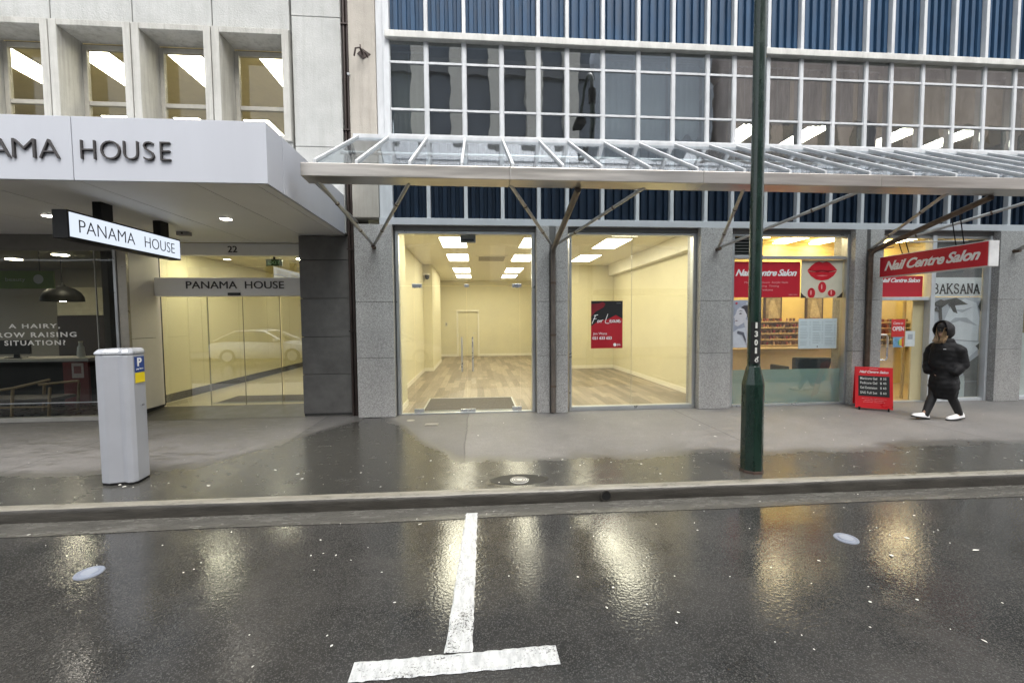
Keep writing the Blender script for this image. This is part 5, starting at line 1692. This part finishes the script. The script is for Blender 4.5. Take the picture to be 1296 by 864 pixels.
MB().loft([[(a, b, z) for a, b in outl] for z in (0.15, 1.46)]).build("body", MET, pk, bevel=0.012, seg=3)
MB().loft([[(a, b, z) for a, b in shrink(outl, 0.97)] for z in (0.13, 0.152)]).build("base_plate", BLACK, pk)
MB().loft([[(a, b, 1.462) for a, b in shrink(outl, 1.04)], [(a, b, 1.487) for a, b in shrink(outl, 1.04)], [(a, b + 0.01, 1.52) for a, b in shrink(outl, 0.90)]]).build("cap", pm("cap_grey", (0.52, 0.54, 0.57), 0.3, 0.3), pk, bevel=0.008, seg=2)
# stickers lie on the right-hand face (turned towards +X)
fdir = Vector((-0.008, 0.16, 0)).normalized()
nrm = Vector((fdir.y, -fdir.x, 0))


def on_face(pts, lift, m, name, parent):
    b0 = Vector((-3.497, 4.635, 0))
    P = [b0 + fdir * a + nrm * (0.004 + lift) + Vector((0, 0, z)) for a, z in pts]
    return MB().poly(P, nrm, 0.003).build(name, m, parent)


PB = pm("parking_blue", (0.018, 0.055, 0.22), 0.4)
on_face([(0.012, 1.275), (0.145, 1.275), (0.145, 1.435), (0.012, 1.435)], 0.003, PB, "parking_sticker", pk)
put_text("lettering", "P", PRINTW, pk, Vector((-3.497, 4.635, 1.335)) + fdir * 0.045 + nrm * 0.0075, fdir, UZ, 0.062, 0.088, 0.002, offset=0.03)
put_text("lettering", "pay here", PRINTW, pk, Vector((-3.497, 4.635, 1.295)) + fdir * 0.03 + nrm * 0.0075, fdir, UZ, 0.095, 0.024, 0.002)
on_face([(0.012, 1.165), (0.145, 1.165), (0.145, 1.268), (0.012, 1.268)], 0.003, pm("yellow_sticker", (0.75, 0.58, 0.01), 0.5, var=0.05), "yellow_sticker", pk)
MB().tube([(-3.495, 4.73, 0.93), (-3.485, 4.73, 0.93)], 0.012, 10).build("lock", pm("lock_grey", (0.25, 0.25, 0.26), 0.4, 0.5), pk)

# street lamp
GRN = pm("dark_green_pole_paint", (0.007, 0.024, 0.016), 0.28, var=0.3, scale=9, bump=0.12, bscale=25, st=(1, 1, 0.4), spec=0.6, rvar=0.12)
lamp = thing("street_lamp", "dark green street lamp post with a fat eight sided base and painted digits", "street lamp", (2.95, 4.3, 0.13))
PX, PY = 2.945, 4.31
MB().lathe((PX, PY, 0.13), [(0.112, 0.0), (0.112, 0.95), (0.070, 1.14), (0.062, 1.145)], 8).build("base", GRN, lamp, bevel=0.008)
MB().lathe((PX, PY, 0.13), [(0.119, 0.0), (0.117, 0.02), (0.113, 0.03)], 8).build("foot_band", pm("rusty_foot", (0.06, 0.035, 0.025), 0.6, var=0.4, scale=30), lamp)
MB().lathe((PX, PY, 1.2), [(0.062, 0.0), (0.062, 2.2), (0.060, 5.2), (0.058, 6.3)], 14).build("pole", GRN, lamp, smooth=True)
arc = [(PX, PY, 7.45)]
for k in range(13):
    a = R(180 * k / 12 * 0.86)
    arc.append((PX, PY - 0.42 + 0.42 * math.cos(a), 7.6 + 0.42 * math.sin(a)))
arc.append((PX, PY - 1.15, 7.35))
MB().tube(arc, 0.042, 12).build("arm", GRN, lamp, smooth=True)
MB().tube([(PX, PY, 7.15), (PX, PY, 7.5)], 0.085, 12).build("collar_box", BLACK, lamp)
MB().loft([[(PX + a * s, PY - 1.15 - 0.1 + b, z) for a, b in ((-0.13, -0.35), (0.13, -0.35), (0.15, 0.1), (-0.15, 0.1))] for s, z in ((0.9, 7.18), (1.1, 7.25), (0.7, 7.38))]).build("lamp_head", BLACK, lamp, bevel=0.02)
# the dark patch and its white stencilled digits, wrapped on the pole facing the street
def on_pole(a, b):
    return a, b


mb = MB()
rad = 0.0632
vs, fs = [], []
for i in range(9):
    th = R(-90 - 62 + 124 * i / 8)
    for z in (1.30, 1.74):
        vs.append((PX + rad * math.cos(th), PY + rad * math.sin(th), z))
for i in range(8):
    fs.append((2 * i, 2 * i + 2, 2 * i + 3, 2 * i + 1))
mb.add(vs, fs)
mb.build("number_patch", PRINTB, lamp)
STEN = pm("worn_white_stencil", (0.62, 0.62, 0.58), 0.6, var=0.2, scale=60)
ZS = [('1', 1.675), ('3', 1.585), ('0', 1.495), ('1', 1.41)]
for ch_, z in ZS:
    w = 0.022 if ch_ == '1' else 0.036
    put_text("digit", ch_, STEN, lamp, (PX - 0.02 - w / 2, PY - 0.0652, z), UX, UZ, w, 0.062, 0.002, offset=0.035)
mb = MB()
strokes(mb, [[(0.9, 1.0), (0.45, 0.72), (0.2, 0.4), (0.5, 0.1), (0.9, 0.25), (0.8, 0.6), (0.3, 0.85)], [(1.0, 1.2), (0.6, 1.05)]], (PX - 0.04, PY - 0.0652, 1.315), UX, UZ, 0.05, 0.010, 0.002)
mb.build("scrawl", STEN, lamp)

# red A-board with a black menu panel
ab = thing("sandwich_board", "red sandwich board with a black price panel outside the salon door", "sandwich board", (7.05, 6.95, 0.13))
ang = R(-38)
wu = Vector((math.cos(ang), math.sin(ang), 0))
fn_ = Vector((wu.y, -wu.x, 0))
base_c = Vector((7.0, 6.93, 0.165))
lean = 0.16
up_v = (Vector((0, 0, 0.70)) - fn_ * lean).normalized()
nb_ = wu.cross(up_v)


def board(o_, w, h, m, name, parent, th, x=0.0, z=0.0, lift=0.0, rough=0.0):
    b0 = o_ + wu * (x - w / 2) + up_v * z + nb_ * lift
    return MB().poly([b0, b0 + wu * w, b0 + wu * w + up_v * h, b0 + up_v * h], nb_, th).build(name, m, parent, bevel=0.004)


board(base_c, 0.52, 0.74, REDB, "front_board", ab, 0.012)
back_o = base_c - fn_ * 0.40
up_b = (Vector((0, 0, 0.70)) + fn_ * lean).normalized()
n2 = wu.cross(up_b)
b0 = back_o - wu * 0.26
MB().poly([b0, b0 + wu * 0.52, b0 + wu * 0.52 + up_b * 0.73, b0 + up_b * 0.73], n2, 0.012).build("back_board", REDB, ab)
board(base_c, 0.43, 0.365, PRINTB, "price_panel", ab, 0.004, z=0.215, lift=0.006)
for k in (-0.2, 0.2):
    MB().tube([base_c + wu * k - Vector((0, 0, 0.035)), base_c + wu * k + Vector((0, 0, 0.02))], 0.014, 8).build("foot", BLACK, ab)
    MB().tube([back_o + wu * k - Vector((0, 0, 0.035)), back_o + wu * k + Vector((0, 0, 0.02))], 0.014, 8).build("foot", BLACK, ab)
MB().tube([base_c + wu * 0.25 + Vector((0, 0, 0.05)), back_o + wu * 0.25 + Vector((0, 0, 0.05))], 0.008, 6).build("stay", BLACK, ab)


def btext(body, x, z, w, h, m, **kw):
    put_text("lettering", body, m, ab, base_c + wu * (x - 0.26) + up_v * z + nb_ * (0.0065 if not kw.pop('hi', 0) else 0.0085), wu, up_v, w, h, 0.002, **kw)


btext("Nail Centre Salon", 0.06, 0.63, 0.40, 0.045, PRINTW, shear=0.4, offset=0.02)
btext("welcome", 0.20, 0.70, 0.12, 0.016, PRINTW)
for z, tx, pr in ((0.51, "Manicure Gel", "$ 35"), (0.43, "Pedicure Gel", "$ 45"), (0.345, "Gel Extension", "$ 65"), (0.255, "SNS Full Set", "$ 60")):
    btext(tx, 0.07, z, 0.235, 0.045, STEN, hi=1, offset=0.01)
    btext(pr, 0.345, z, 0.085, 0.045, STEN, hi=1, offset=0.01)
for z, w in ((0.165, 0.34), (0.135, 0.26), (0.105, 0.30)):
    btext("open seven days  walk ins welcome", 0.26 - w / 2, z, w, 0.015, PALEP)
# ------------------------------------------------------------------ person walking past the salon
def bake(mb, voxel, smooth_it=4, fac=0.5):
    """one continuous skin grown round overlapping volumes"""
    me = bpy.data.meshes.new("form")
    me.from_pydata([tuple(p) for p in mb.v], [], mb.f)
    bm = bmesh.new()
    bm.from_mesh(me)
    bmesh.ops.recalc_face_normals(bm, faces=bm.faces)
    bm.to_mesh(me)
    bm.free()
    o = bpy.data.objects.new("form", me)
    COL.objects.link(o)
    r_ = o.modifiers.new("remesh", 'REMESH')
    r_.mode = 'VOXEL'
    r_.voxel_size = voxel
    s_ = o.modifiers.new("smooth", 'SMOOTH')
    s_.iterations = smooth_it
    s_.factor = fac
    dg = bpy.context.evaluated_depsgraph_get()
    m2 = bpy.data.meshes.new_from_object(o.evaluated_get(dg))
    out = MB()
    out.add([v.co.copy() for v in m2.vertices], [tuple(p.vertices) for p in m2.polygons])
    bpy.data.objects.remove(o)
    bpy.data.meshes.remove(me)
    bpy.data.meshes.remove(m2)
    return out


PCX, PCY, G = 7.46, 6.20, 0.132
FW = Vector((-0.95, -0.31, 0)).normalized()       # the way the body faces
SD = Vector((FW.y, -FW.x, 0)) * -1                # towards the camera side
if SD.y > 0:
    SD = -SD


def P3(f, s, z):
    return Vector((PCX, PCY, 0)) + FW * f + SD * s + Vector((0, 0, z))


def ball(mb, c, rf, rs, rz, fdir_=None, n=14, m_=10):
    f_ = fdir_ or FW
    s_ = Vector((-f_.y, f_.x, 0))
    rings = []
    for i in range(m_ + 1):
        t = math.pi * i / m_
        t = min(max(t, 0.08), math.pi - 0.08)
        rings.append([c + f_ * (rf * math.sin(t) * math.cos(2 * math.pi * k / n)) + s_ * (rs * math.sin(t) * math.sin(2 * math.pi * k / n)) + Vector((0, 0, -rz * math.cos(t))) for k in range(n)])
    mb.loft(rings)


def oval(c, a, b, n=24):
    return [c + FW * (a * math.cos(2 * math.pi * k / n)) + SD * (b * math.sin(2 * math.pi * k / n)) for k in range(n)]


ps = thing("person", "person in a long black padded coat, hood and dark glasses walking left in white shoes", "person", (PCX, PCY, 0.13))
SKIN = pm("skin", (0.42, 0.26, 0.18), 0.5, var=0.06)
HF = Vector((-0.985, -0.17, 0)).normalized()       # head turned a little to the street
HS = Vector((-HF.y, HF.x, 0))
if HS.y > 0:
    HS = -HS
HC = P3(0.055, 0, 1.565)
body = MB()
ball(body, HC, 0.092, 0.074, 0.118, HF)                                   # cranium
ball(body, HC + HF * 0.022 + Vector((0, 0, -0.065)), 0.068, 0.056, 0.065, HF)   # jaw
body.loft([[HC + HF * (0.085 + d) + HS * a + Vector((0, 0, z)) for a, d, z in ((-0.006, 0, 0.0), (0.006, 0, 0.0), (0.014, 0.004, -0.04), (0, 0.022, -0.038), (-0.014, 0.004, -0.04))][::1],
           [HC + HF * 0.06 + HS * a + Vector((0, 0, z)) for a, z in ((-0.006, 0.0), (0.006, 0.0), (0.014, -0.04), (0, -0.04), (-0.014, -0.04))]])   # nose
for s in (-1, 1):
    ball(body, HC + HS * (0.078 * s) - HF * 0.01 + Vector((0, 0, -0.02)), 0.02, 0.010, 0.032, HF, 8, 6)   # ears
body.tube([P3(0.03, 0, 1.33), HC + Vector((0, 0, -0.06))], [0.06, 0.052], 12)
rings = [oval(P3(0.0, 0, z), a, b, 18) for z, a, b in ((0.74, 0.10, 0.15), (0.86, 0.12, 0.165), (1.02, 0.10, 0.14), (1.18, 0.115, 0.165), (1.30, 0.10, 0.17), (1.36, 0.06, 0.09))]
body.loft(rings)
KN = {}
legs = ((-1, P3(0.0, -0.085, 0.80), Vector((7.36, 6.27, 0.50)), Vector((7.205, 6.25, G + 0.085)), Vector((7.07, 6.25, G + 0.03))),
        (1, P3(0.0, 0.085, 0.80), Vector((7.53, 6.13, 0.49)), Vector((7.665, 6.12, G + 0.12)), Vector((7.53, 6.12, G + 0.035))))
for s, hip, knee, ank, toe in legs:
    body.tube([hip, hip.lerp(knee, 0.5), knee, knee.lerp(ank, 0.35), ank, ank + Vector((0, 0, -0.03))], [0.085, 0.072, 0.053, 0.052, 0.036, 0.036], 12)
    body.tube([ank + Vector((0.02, 0, -0.02)), toe], [0.036, 0.03], 10)
arms = {}
for s in (-1, 1):
    sh_, el, wr = P3(0.0, 0.155 * s, 1.245), P3(-0.03, 0.19 * s, 1.04), P3(0.06, 0.10 * s, 0.88)
    arms[s] = (sh_, el, wr)
    body.tube([sh_, el, wr], [0.052, 0.042, 0.03], 10)
    d = (wr - el).normalized()
    pc = wr + d * 0.05
    body.tube([wr, pc, wr + d * 0.09], [0.028, 0.036, 0.034], 10)
    sv = SD * -s
    up_ = d.cross(sv).normalized()
    for k, ln in enumerate((0.062, 0.072, 0.068, 0.052)):
        b_ = wr + d * 0.085 + up_ * (0.024 - 0.016 * k)
        body.tube([b_, b_ + d * ln * 0.5 + sv * 0.006, b_ + d * ln * 0.85 + sv * 0.030], [0.0095, 0.0085, 0.007], 8)
    body.tube([wr + d * 0.03 + up_ * 0.025, wr + d * 0.06 + up_ * 0.052 + sv * 0.01, wr + d * 0.085 + up_ * 0.056 + sv * 0.025], [0.012, 0.010, 0.008], 8)
bake(body, 0.007, 3).build("body", SKIN, ps, smooth=True, angle=180)
# eyes and mouth under the glasses
fe = MB()
for s in (-1, 1):
    ball(fe, HC + HF * 0.082 + HS * (0.030 * s) + Vector((0, 0, 0.0)), 0.009, 0.014, 0.009, HF, 10, 6)
fe.build("eyes", pm("eye_white", (0.6, 0.58, 0.55), 0.3), ps, smooth=True)
MB().tube([HC + HF * 0.083 + HS * 0.024 + Vector((0, 0, -0.082)), HC + HF * 0.093 + Vector((0, 0, -0.080)), HC + HF * 0.083 - HS * 0.024 + Vector((0, 0, -0.082))], [0.003, 0.006, 0.003], 8).build("mouth", pm("lip_tone", (0.32, 0.12, 0.10), 0.5), ps)
gm = MB()
arc_ = [(HC + HF * (0.104 * math.cos(a)) + HS * (0.088 * math.sin(a))) for a in [R(-80 + 160 * i / 12) for i in range(13)]]
vs = [p + Vector((0, 0, 0.026)) for p in arc_] + [p + Vector((0, 0, -0.026)) for p in arc_]
inn = [p + (HC - p) * 0.06 for p in vs]
for i, p in enumerate(inn):
    pass
k_ = len(arc_)
gv = vs + inn
gf = [(i, i + 1, k_ + i + 1, k_ + i) for i in range(k_ - 1)] + [(2 * k_ + i + 1, 2 * k_ + i, 3 * k_ + i, 3 * k_ + i + 1) for i in range(k_ - 1)]
gf += [(i, 2 * k_ + i, 2 * k_ + i + 1, i + 1) for i in range(k_ - 1)] + [(k_ + i, k_ + i + 1, 3 * k_ + i + 1, 3 * k_ + i) for i in range(k_ - 1)]
gm.add(gv, gf)
gm.build("dark_glasses", pm("dark_lens", (0.006, 0.006, 0.007), 0.15), ps, smooth=True)
# coat: padded tube quilting, sleeves into the pockets
coat = MB()
prof = [(0.47, 0.140, 0.150), (0.52, 0.160, 0.168), (0.64, 0.178, 0.186), (0.78, 0.166, 0.176), (0.90, 0.158, 0.170), (1.05, 0.162, 0.180), (1.17, 0.165, 0.190), (1.25, 0.152, 0.182), (1.32, 0.128, 0.152), (1.38, 0.104, 0.120), (1.44, 0.096, 0.106)]
rings = []
NZ = 96
for i in range(NZ + 1):
    z = 0.47 + (1.44 - 0.47) * i / NZ
    for k in range(len(prof) - 1):
        if prof[k][0] <= z <= prof[k + 1][0] + 1e-6:
            t = (z - prof[k][0]) / (prof[k + 1][0] - prof[k][0])
            a = prof[k][1] * (1 - t) + prof[k + 1][1] * t
            b = prof[k][2] * (1 - t) + prof[k + 1][2] * t
            break
    q = 0.0035 * (abs(math.sin(math.pi * (z - 0.47) / 0.075)) - 0.5)
    lean_ = 0.05 * max(0, (z - 0.9) / 0.6) - 0.02 * max(0, (0.9 - z))
    cc_ = P3(lean_, 0, z)
    rings.append([p + (p - cc_) * (0.16 * mnoise.noise(p * 5.5) + 0.07 * mnoise.noise(p * 14)) for p in oval(cc_, a + q, b + q, 36)])
coat.loft(rings)
for s in (-1, 1):
    sh_, el, wr = arms[s]
    pts, rs = [], []
    path = [P3(0.02, 0.10 * s, 1.315), sh_ + SD * 0.015 * s, (sh_ + el) / 2 + SD * 0.02 * s, el + SD * 0.01 * s, (el + wr) / 2 + SD * 0.035 * s + FW * 0.03, wr + SD * 0.05 * s + FW * 0.05]
    rad_ = [0.075, 0.086, 0.080, 0.082, 0.074, 0.058]
    for i in range(len(path) - 1):
        for j in range(7):
            t = j / 7
            pts.append(path[i].lerp(path[i + 1], t))
            rs.append((rad_[i] * (1 - t) + rad_[i + 1] * t) * (1 + 0.16 * mnoise.noise(pts[-1] * 11)) + 0.003 * (abs(math.sin((i * 7 + j) * math.pi / 5)) - 0.5))
    pts.append(path[-1])
    rs.append(rad_[-1])
    coat.tube(pts, rs, 16)
COATM = pm("black_padded_nylon", (0.007, 0.007, 0.008), 0.7, var=0.4, scale=14, bump=0.5, bscale=28, spec=0.3)
bake(coat, 0.011, 2, 0.4).build("coat", COATM, ps, smooth=True, angle=180)
# coat's small chest mark
cp = P3(0.05, 0, 0)
MB().tube([P3(0.232, 0.07, 1.275), P3(0.228, 0.10, 1.276)], 0.006, 6).build("chest_mark", pm("grey_mark", (0.5, 0.5, 0.52), 0.5), ps)
# hood: an open shell round the head
hd = MB()
hn, hm = 28, 18
grid = []
for i in range(hm + 1):
    t = math.pi * (0.02 + 0.80 * i / hm)
    row = []
    for k in range(hn + 1):
        a = R(50 + 260 * k / hn)
        rr_ = 1.0 + 0.03 * math.sin(3 * a + i)
        row.append(HC - HF * 0.012 + HF * (0.142 * rr_ * math.sin(t) * math.cos(a) + 0.05 * (1 - i / hm)) + HS * (0.124 * rr_ * math.sin(t) * math.sin(a)) + Vector((0, 0, 0.158 * math.cos(t) + 0.004)))
    grid.append(row)
vs = [p for r_ in grid for p in r_]
cen = HC
vi = [p + (cen - p).normalized() * 0.014 for p in vs]
nn = len(vs)
w_ = hn + 1
fs = []
for i in range(hm):
    for k in range(hn):
        q = (i * w_ + k, i * w_ + k + 1, (i + 1) * w_ + k + 1, (i + 1) * w_ + k)
        fs.append(q)
        fs.append(tuple(nn + v for v in q[::-1]))
    fs.append((i * w_, (i + 1) * w_, nn + (i + 1) * w_, nn + i * w_))
    fs.append((i * w_ + hn, nn + i * w_ + hn, nn + (i + 1) * w_ + hn, (i + 1) * w_ + hn))
for k in range(hn):
    fs.append((k, nn + k, nn + k + 1, k + 1))
    fs.append((hm * w_ + k, hm * w_ + k + 1, nn + hm * w_ + k + 1, nn + hm * w_ + k))
hd.add(vs + vi, fs)
hd.build("hood", pm("black_hood_cloth", (0.010, 0.009, 0.010), 0.7, var=0.3, scale=20), ps, smooth=True, angle=180)
ball_cap = MB()
ball(ball_cap, HC + HF * 0.0 + Vector((0, 0, 0.055)), 0.102, 0.088, 0.085, HF, 20, 12)
ball_cap.build("cap", pm("black_cap_cloth", (0.012, 0.010, 0.010), 0.75), ps, smooth=True, angle=180)
# long hair falling out of the hood on both sides
HAIR = pm("brown_blonde_hair", (0.20, 0.125, 0.065), 0.45, var=0.5, scale=30, st=(3, 3, 0.5), col2=(0.38, 0.26, 0.14))
hr = MB()
rh = random.Random(5)
for s in (-1, 1):
    for k in range(70):
        u_, w_1, w_2 = rh.random(), rh.random(), rh.random()
        a0 = HC + HF * (0.082 - 0.06 * u_) + HS * (s * (0.050 + 0.032 * u_)) + Vector((0, 0, 0.05 - 0.03 * w_1))
        a1 = HC + HF * (0.098 - 0.055 * u_) + HS * (s * (0.040 + 0.040 * u_)) + Vector((0, 0, -0.055))
        a2 = HC + HF * (0.105 - 0.03 * u_) + HS * (s * (0.018 + 0.065 * u_)) + Vector((0, 0, -0.12))
        a3 = HC + HF * (0.125 - 0.02 * w_1) + HS * (s * (0.004 + 0.095 * w_2 * u_)) + Vector((0, 0, -0.165 - 0.045 * w_1))
        hr.tube([a0, a1, a2, a3], [0.005, 0.007, 0.006, 0.002], 5)
o = hr.build("hair", HAIR, ps, smooth=True)
o['kind'] = 'stuff'
# leggings and shoes
lg = MB()
for s, hip, knee, ank, toe in legs:
    lg.tube([hip, hip.lerp(knee, 0.5), knee, knee.lerp(ank, 0.35), ank + Vector((0, 0, -0.035))], [0.094, 0.080, 0.062, 0.061, 0.046], 16)
bake(lg, 0.010, 3).build("leggings", pm("black_leggings", (0.010, 0.010, 0.011), 0.6, var=0.3, scale=20), ps, smooth=True, angle=180)
SHOE = pm("white_shoe_leather", (0.74, 0.74, 0.74), 0.45, var=0.05)
SOLE = pm("dark_shoe_sole", (0.03, 0.03, 0.03), 0.6)
for s, hip, knee, ank, toe in legs:
    back = s > 0
    heel_z = G + (0.03 if back else 0.0)
    toe_z = G + (0.0 if back else 0.045)
    hx_ = ank.x + 0.065
    y0 = ank.y
    st_, so = [], []
    for t, w, h in ((0.0, 0.026, 0.075), (0.06, 0.034, 0.100), (0.2, 0.036, 0.110), (0.36, 0.036, 0.092), (0.55, 0.045, 0.078), (0.78, 0.048, 0.064), (0.93, 0.036, 0.052), (1.0, 0.016, 0.034)):
        x = hx_ - 0.285 * t
        zb = heel_z * (1 - t) + toe_z * t
        st_.append([Vector((x, y0 + w * math.cos(a), zb + 0.022 + (h - 0.022) * max(0, math.sin(a)))) for a in [math.pi * j / 8 for j in range(9)]])
        so.append([Vector((x, y0 + (w + 0.004) * c_, zb + d_)) for c_, d_ in ((1, 0), (1, 0.0215), (-1, 0.0215), (-1, 0))])
    sh_o = MB().loft(st_).build("shoe", SHOE, ps, smooth=True, angle=70)
    MB().loft(so).build("sole", SOLE, sh_o)

# ================================================================== ACROSS THE STREET (seen only mirrored in glass and wet road)
ob = thing("opposite_building", "tall building across the street mirrored in the upper windows, pale columns and dark glass", "building", (-8, -8, 0.12))
OC = pm("pale_column_render", (0.76, 0.74, 0.68), 0.8, var=0.1)
MB().box(-7.5, 6.4, -20, -8.6, 0.12, 16.8).build("body", pm("dark_facade_glass", (0.15, 0.175, 0.21), 0.2), ob)
c0 = None
for k in range(7):
    x = -6.9 + 2.02 * k
    if c0 is None:
        c0 = MB().box(x - 0.40, x + 0.40, -8.6, -8.0, 3.8, 16.9).build("column", OC, ob)
        cx0 = x
    else:
        again(c0, (x - cx0, 0, 0))
for z in (3.4, 7.2, 11.0, 14.8):
    MB().box(-7.5, 6.4, -8.6, -8.35, z, z + 0.5).build("spandrel_band", pm("grey_spandrel", (0.16, 0.17, 0.19), 0.5), ob)
o2 = thing("brown_building", "warm brown building across the street mirrored in the right upper windows", "building", (18, -8, 0.12))
MB().box(14.2, 34, -20, -8.2, 0.12, 17.6).build("body", pm("pinkish_render", (0.62, 0.53, 0.48), 0.85, var=0.3, scale=0.8, st=(2.5, 1, 0.5)), o2)
w0 = None
for i in range(9):
    for j in range(3):
        x, z = 15.2 + 2.1 * i, 4.4 + 3.3 * j
        if w0 is None:
            w0 = MB().box(x, x + 1.3, -8.2, -8.17, z, z + 1.9).build("window", pm("far_window", (0.16, 0.15, 0.15), 0.3), o2)
            wx, wz = x, z
        else:
            again(w0, (x - wx, 0, z - wz))


lb = thing("low_building", "low dark shop block across the street mirrored in the far left shopfront", "building", (-20, -8, 0.12))
MB().box(-44, -7.7, -20, -8.4, 0.12, 5.0).build("body", pm("low_block_render", (0.18, 0.175, 0.165), 0.7, var=0.2), lb)
MB().box(-44, -7.7, -8.4, -7.9, 3.2, 3.6).build("awning", pm("awning_grey", (0.12, 0.12, 0.12), 0.6), lb)
lb = thing("added_pale_block", "added pale blue grey block across the street, toning down the sky mirrored in the middle upper windows", "building", (10, -8, 0.12))  # added block, its pale colour tones down the mirrored sky
MB().box(6.9, 13.9, -20, -9.6, 0.12, 18.6).build("body", pm("pale_block_render", (0.55, 0.60, 0.66), 0.7, var=0.05, scale=0.3), lb)
MB().box(6.9, 13.9, -9.6, -8.4, 3.2, 3.5).build("awning", pm("awning_dark", (0.08, 0.08, 0.085), 0.6), lb)


def car(x_nose, y_c, label, col):
    c = thing("parked_car", label, "car", (x_nose - 2.2, y_c, 0), "cars mirrored in the shop glass")
    pnt = pm("car_paint", col, 0.25, 0.1, var=0.02, coat=0.6)
    dark = pm("car_glass", (0.02, 0.022, 0.025), 0.08)

    def ring(x, hw, zb, zt, crown=0.03):
        return [Vector((x_nose + x, y_c + a * hw, z)) for a, z in ((-0.92, zb), (-1, zb + 0.12), (-1.0, zb + (zt - zb) * 0.6), (-0.93, zt - 0.02), (-0.6, zt + crown * 0.7), (0, zt + crown), (0.6, zt + crown * 0.7), (0.93, zt - 0.02), (1, zb + (zt - zb) * 0.6), (1, zb + 0.12), (0.92, zb))]
    MB().loft([ring(0, 0.62, 0.32, 0.60), ring(-0.12, 0.76, 0.24, 0.70), ring(-0.5, 0.84, 0.22, 0.80), ring(-1.25, 0.87, 0.22, 0.93), ring(-2.3, 0.88, 0.22, 0.95), ring(-3.5, 0.87, 0.22, 0.97), ring(-4.1, 0.84, 0.24, 0.95), ring(-4.32, 0.76, 0.3, 0.86)]).build("body", pnt, c, smooth=True, angle=40)
    gh = [(-1.15, 0.80, 0.93, 0.95), (-1.95, 0.72, 0.93, 1.38), (-2.4, 0.70, 0.93, 1.44), (-3.2, 0.69, 0.93, 1.41), (-3.75, 0.70, 0.93, 1.24), (-4.12, 0.78, 0.93, 0.97)]
    MB().loft([[Vector((x_nose + x, y_c + a * hw * b_, z)) for a, b_, z in ((-1, 1.12, zb), (-1, 1.0, zt - 0.06 if zt > 1.1 else zt), (-0.8, 1, zt), (0.8, 1, zt), (1, 1.0, zt - 0.06 if zt > 1.1 else zt), (1, 1.12, zb))] for x, hw, zb, zt in gh]).build("cabin_glass", dark, c, smooth=True, angle=40)
    MB().loft([[Vector((x_nose + x, y_c + a * hw, zt + d)) for a, d in ((-0.86, -0.02), (-0.7, 0.012), (0.7, 0.012), (0.86, -0.02))] for x, hw, zb, zt in gh[1:5]]).build("roof", pnt, c, smooth=True)
    for s in (-1, 1):
        MB().tube([(x_nose - 1.15, y_c + s * 0.86, 0.94), (x_nose - 1.95, y_c + s * 0.73, 1.37), (x_nose - 2.4, y_c + s * 0.71, 1.43), (x_nose - 3.2, y_c + s * 0.70, 1.40), (x_nose - 4.05, y_c + s * 0.83, 0.99)], 0.028, 8).build("roof_pillar", pnt, c, smooth=True)
        MB().box(x_nose - 1.52, x_nose - 1.34, y_c + s * 0.97 - 0.08, y_c + s * 0.97 + 0.08, 0.96, 1.08).build("mirror", pnt, c, bevel=0.02)
        for x in (-0.82, -3.45):
            wl_ = MB().tube([(x_nose + x, y_c + s * 0.70, 0.32), (x_nose + x, y_c + s * 0.895, 0.32)], 0.32, 24).build("wheel", pm("tyre_rubber", (0.02, 0.02, 0.02), 0.8), c)
            MB().tube([(x_nose + x, y_c + s * 0.88, 0.32), (x_nose + x, y_c + s * 0.90, 0.32)], 0.21, 16).build("rim", ALU, wl_)
        MB().loft([[Vector((x_nose - 0.06 - dx, y_c + s * yy, z)) for yy, z in ((0.40, 0.56), (0.66, 0.58), (0.70, 0.68), (0.42, 0.66))] for dx in (-0.015, 0.3)]).build("headlight", pm("lamp_lens", (0.75, 0.75, 0.78), 0.1), c)
    return c


car(-7.15, -3.0, "white car parked across the street, mirrored in the office entrance glass", (0.72, 0.73, 0.74))
car(-1.45, -3.0, "pale silver car parked across the street, mirrored in the glass shop doors", (0.60, 0.58, 0.56))
